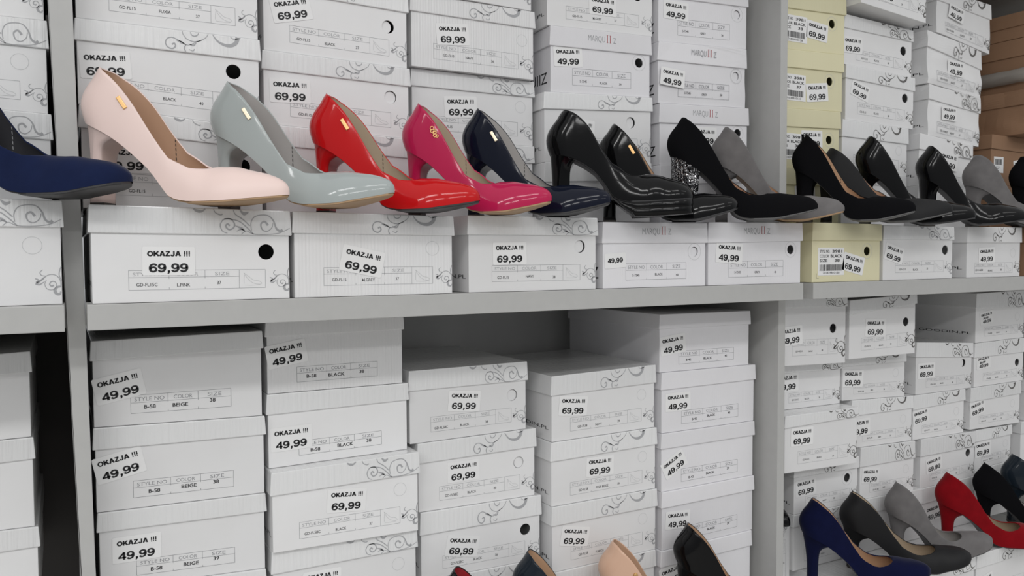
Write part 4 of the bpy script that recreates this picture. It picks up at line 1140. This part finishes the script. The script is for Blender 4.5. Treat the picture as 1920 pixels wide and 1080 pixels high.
GP, GR, GB, GC = 'pumps displayed on the middle shelf', 'pumps displayed on the right bay of the middle shelf', 'pumps at the lower right', 'pumps along the bottom edge'
P_ = 'high_heel_pump'
make_shoe(P_, 'navy suede pump with dark sole jutting in from the left edge', GP, -.122, .053, 1.4082, -24, .150, .207, .021, 'navy_suede', 'dark_lining', toe='round', text='GD-FL198 NA', ink='pale_ink', throat=.62)
make_shoe(P_, 'pale pink satin pump with gold tag', GP, 0.0330, 0.062, 1.4036, -31, 0.1524, 0.22, 0.0155, 'pink_satin', 'rose_lining', 'tan', tag='bar', text='GD-FL15C L.PINK')
make_shoe(P_, 'glossy pale grey patent pump with pale gold tag', GP, 0.167, 0.064, 1.4034, -36, 0.15, 0.2126, 0.021, 'grey_patent', 'grey_lining', 'tan', tag='bar', tag_mat='pale_gold', text='GD-FL15 M.GREY')
make_shoe(P_, 'glossy red patent pump with gold tag', GP, 0.2831, 0.064, 1.4002, -36, 0.1492, 0.2059, 0.0182, 'red_patent', 'beige_lining', 'dark_sole', tag='bar', text='GD-FL15 RED')
make_shoe(P_, 'glossy fuchsia patent pump with gold chain ornament', GP, 0.4042, 0.062, 1.3998, -39, 0.1469, 0.1895, 0.021, 'fuchsia_patent', 'beige_lining', 'tan', tag='chain', text='GD-FL15 FUXIA')
make_shoe(P_, 'dark navy patent pump with pale gold tag and beige lining', GP, 0.4993, 0.08, 1.3998, -42, 0.1509, 0.198, 0.0222, 'navy_patent', 'grey_lining', tag='bar', tag_mat='pale_gold')
make_shoe(P_, 'black patent platform pump with thick block heel', GP, 0.62, 0.056, 1.4000, -33, 0.153, 0.2007, 0.012, 'black_patent', 'dark_lining', toe='round', heel='chunky', plat=.019, counter=.062)
make_shoe(P_, 'black patent pump with small gold tag, beside the platform pump', GP, 0.7268, 0.081, 1.3957, -39, 0.1501, 0.1987, 0.025, 'black_patent', 'tan_lining', tag='bar', toe='almond')
make_shoe(P_, 'black suede pump with glittering stone block heel', GP, 0.8457, 0.064, 1.3982, -39, 0.164, 0.2179, 0.0225, 'black_suede', 'rose_lining', 'grey_sole', heel='straight', heel_mat='stones', toe='almond')
make_shoe(P_, 'grey suede pump with tan sole behind the glitter-heel pump', GP, 0.9491, 0.079, 1.3985, -41, 0.158, 0.1998, 0.0215, 'grey_suede', 'tan_lining', 'tan', toe='round')
make_shoe(P_, 'black suede pump with pointed toe coming out from behind the divider', GR, 1.1135, 0.058, 1.3992, -54, 0.152, 0.185, 0.0215, 'black_suede', 'tan_lining', 'grey_sole', heel='chunky')
make_shoe(P_, 'black matte pump with tan lining, second shoe right of the divider', GR, 1.19, 0.073, 1.3992, -48, 0.1353, 0.21, 0.0226, 'black_matte', 'rose_lining', 'grey_sole')
make_shoe(P_, 'black patent pump in front of the white stack, right bay', GR, 1.283, .066, 1.3973, -46, .1640, .190, .017, 'black_patent', 'dark_lining')
make_shoe(P_, 'shiny black patent pump beside the grey suede pump at right', GR, 1.4425, .058, 1.3975, -46, .1546, .180, .0165, 'black_patent', 'dark_lining', heel='chunky')
make_shoe(P_, 'grey suede pump at the right edge of the shelf', GR, 1.5851, .055, 1.3977, -34, .1438, .195, .027, 'grey_suede', 'dark_lining', toe='almond')
make_shoe(P_, 'black suede pump cut off by the right edge of the shelf', GR, 1.748, .058, 1.3977, -34, .150, .199, .025, 'black_suede', 'dark_lining')
make_shoe(P_, 'royal navy suede pump with slim heel and tan lining, bottom right', GB, 1.1637, 0.08, .7600, -34, 0.1485, 0.2189, 0.025, 'royal_suede', 'tan_lining', toe='almond', throat=.70, heel='slim', open_round=3.2)
make_shoe(P_, 'black matte pump with beige lining beside the royal navy pump', GB, 1.2765, 0.086, .7600, -35, 0.1425, 0.225, 0.031, 'black_matte', 'beige_lining', toe='round', throat=.72, heel='slim', open_round=3.2)
make_shoe(P_, 'grey suede pump beside the red suede pump, bottom right', GB, 1.403, 0.084, .7600, -30, 0.1435, 0.195, 0.034, 'grey_suede', 'grey_lining', toe='round', throat=.70, heel='slim', open_round=3.2)
make_shoe(P_, 'red suede pump with beige lining, bottom right', GB, 1.5482, 0.078, .7600, -34, 0.145, 0.2195, 0.02, 'red_suede', 'beige_lining', toe='round', throat=.70, heel='slim', open_round=3.2)
make_shoe(P_, 'black suede pump right behind the red suede pump', GB, 1.6952, 0.092, .7600, -40, 0.1429, 0.2123, 0.026, 'black_suede', 'grey_lining', toe='round', throat=.70, heel='slim')
make_shoe(P_, 'slate black patent pump at the right edge, behind the black suede pump', GB, 1.797, .093, .7600, -38, .1500, .235, .024, 'slate_patent', 'dark_lining', toe='round', throat=.70, heel='slim')
make_shoe(P_, 'black patent pump toe poking out on top of the upended box', GB, 1.117, .288, .8507, -85, .100, .205, .016, 'black_patent', 'dark_lining')
make_shoe(P_, 'black pump with red inside, just peeking over the bottom edge', GC, .4478, .06, .7600, -28, .1628, .200, .02, 'black_patent', 'red_lining')
make_shoe(P_, 'dark slate patent pump peeking over the bottom edge', GC, .5632, .06, .7600, -28, .1668, .205, .02, 'slate_patent', 'tan_lining')
make_shoe(P_, 'beige patent pump with round gold stud at the bottom edge', GC, .7119, .06, .7600, -28, .1556, .205, .02, 'beige_patent', 'rose_lining', tag='stud')
make_shoe(P_, 'black patent pump with tan lining at the bottom edge', GC, .8575, .06, .7600, -28, .1575, .205, .02, 'black_patent', 'tan_lining')

# ------------------------------------------------------------------ clear bag slipped between the brown cartons
bm = bmesh.new()
n, mrow = 16, 8
g = [[bm.verts.new((1.802 - .012 * math.sin(math.pi * j / mrow), .05 + .30 * i / n, 1.735 - .030 * j / mrow + .004 * noise.noise(Vector((i * .5, j * .6, 3))) + .004)) for j in range(mrow + 1)] for i in range(n + 1)]
for i in range(n):
    for j in range(mrow):
        bm.faces.new((g[i][j], g[i + 1][j], g[i + 1][j + 1], g[i][j + 1]))
bmesh.ops.solidify(bm, geom=list(bm.faces), thickness=.0012)
bag = link('plastic_bag', bm, 'plastic', None, True)
bag['label'] = 'cloudy plastic bag poking out between the brown cartons at upper right'; bag['category'] = 'bag'
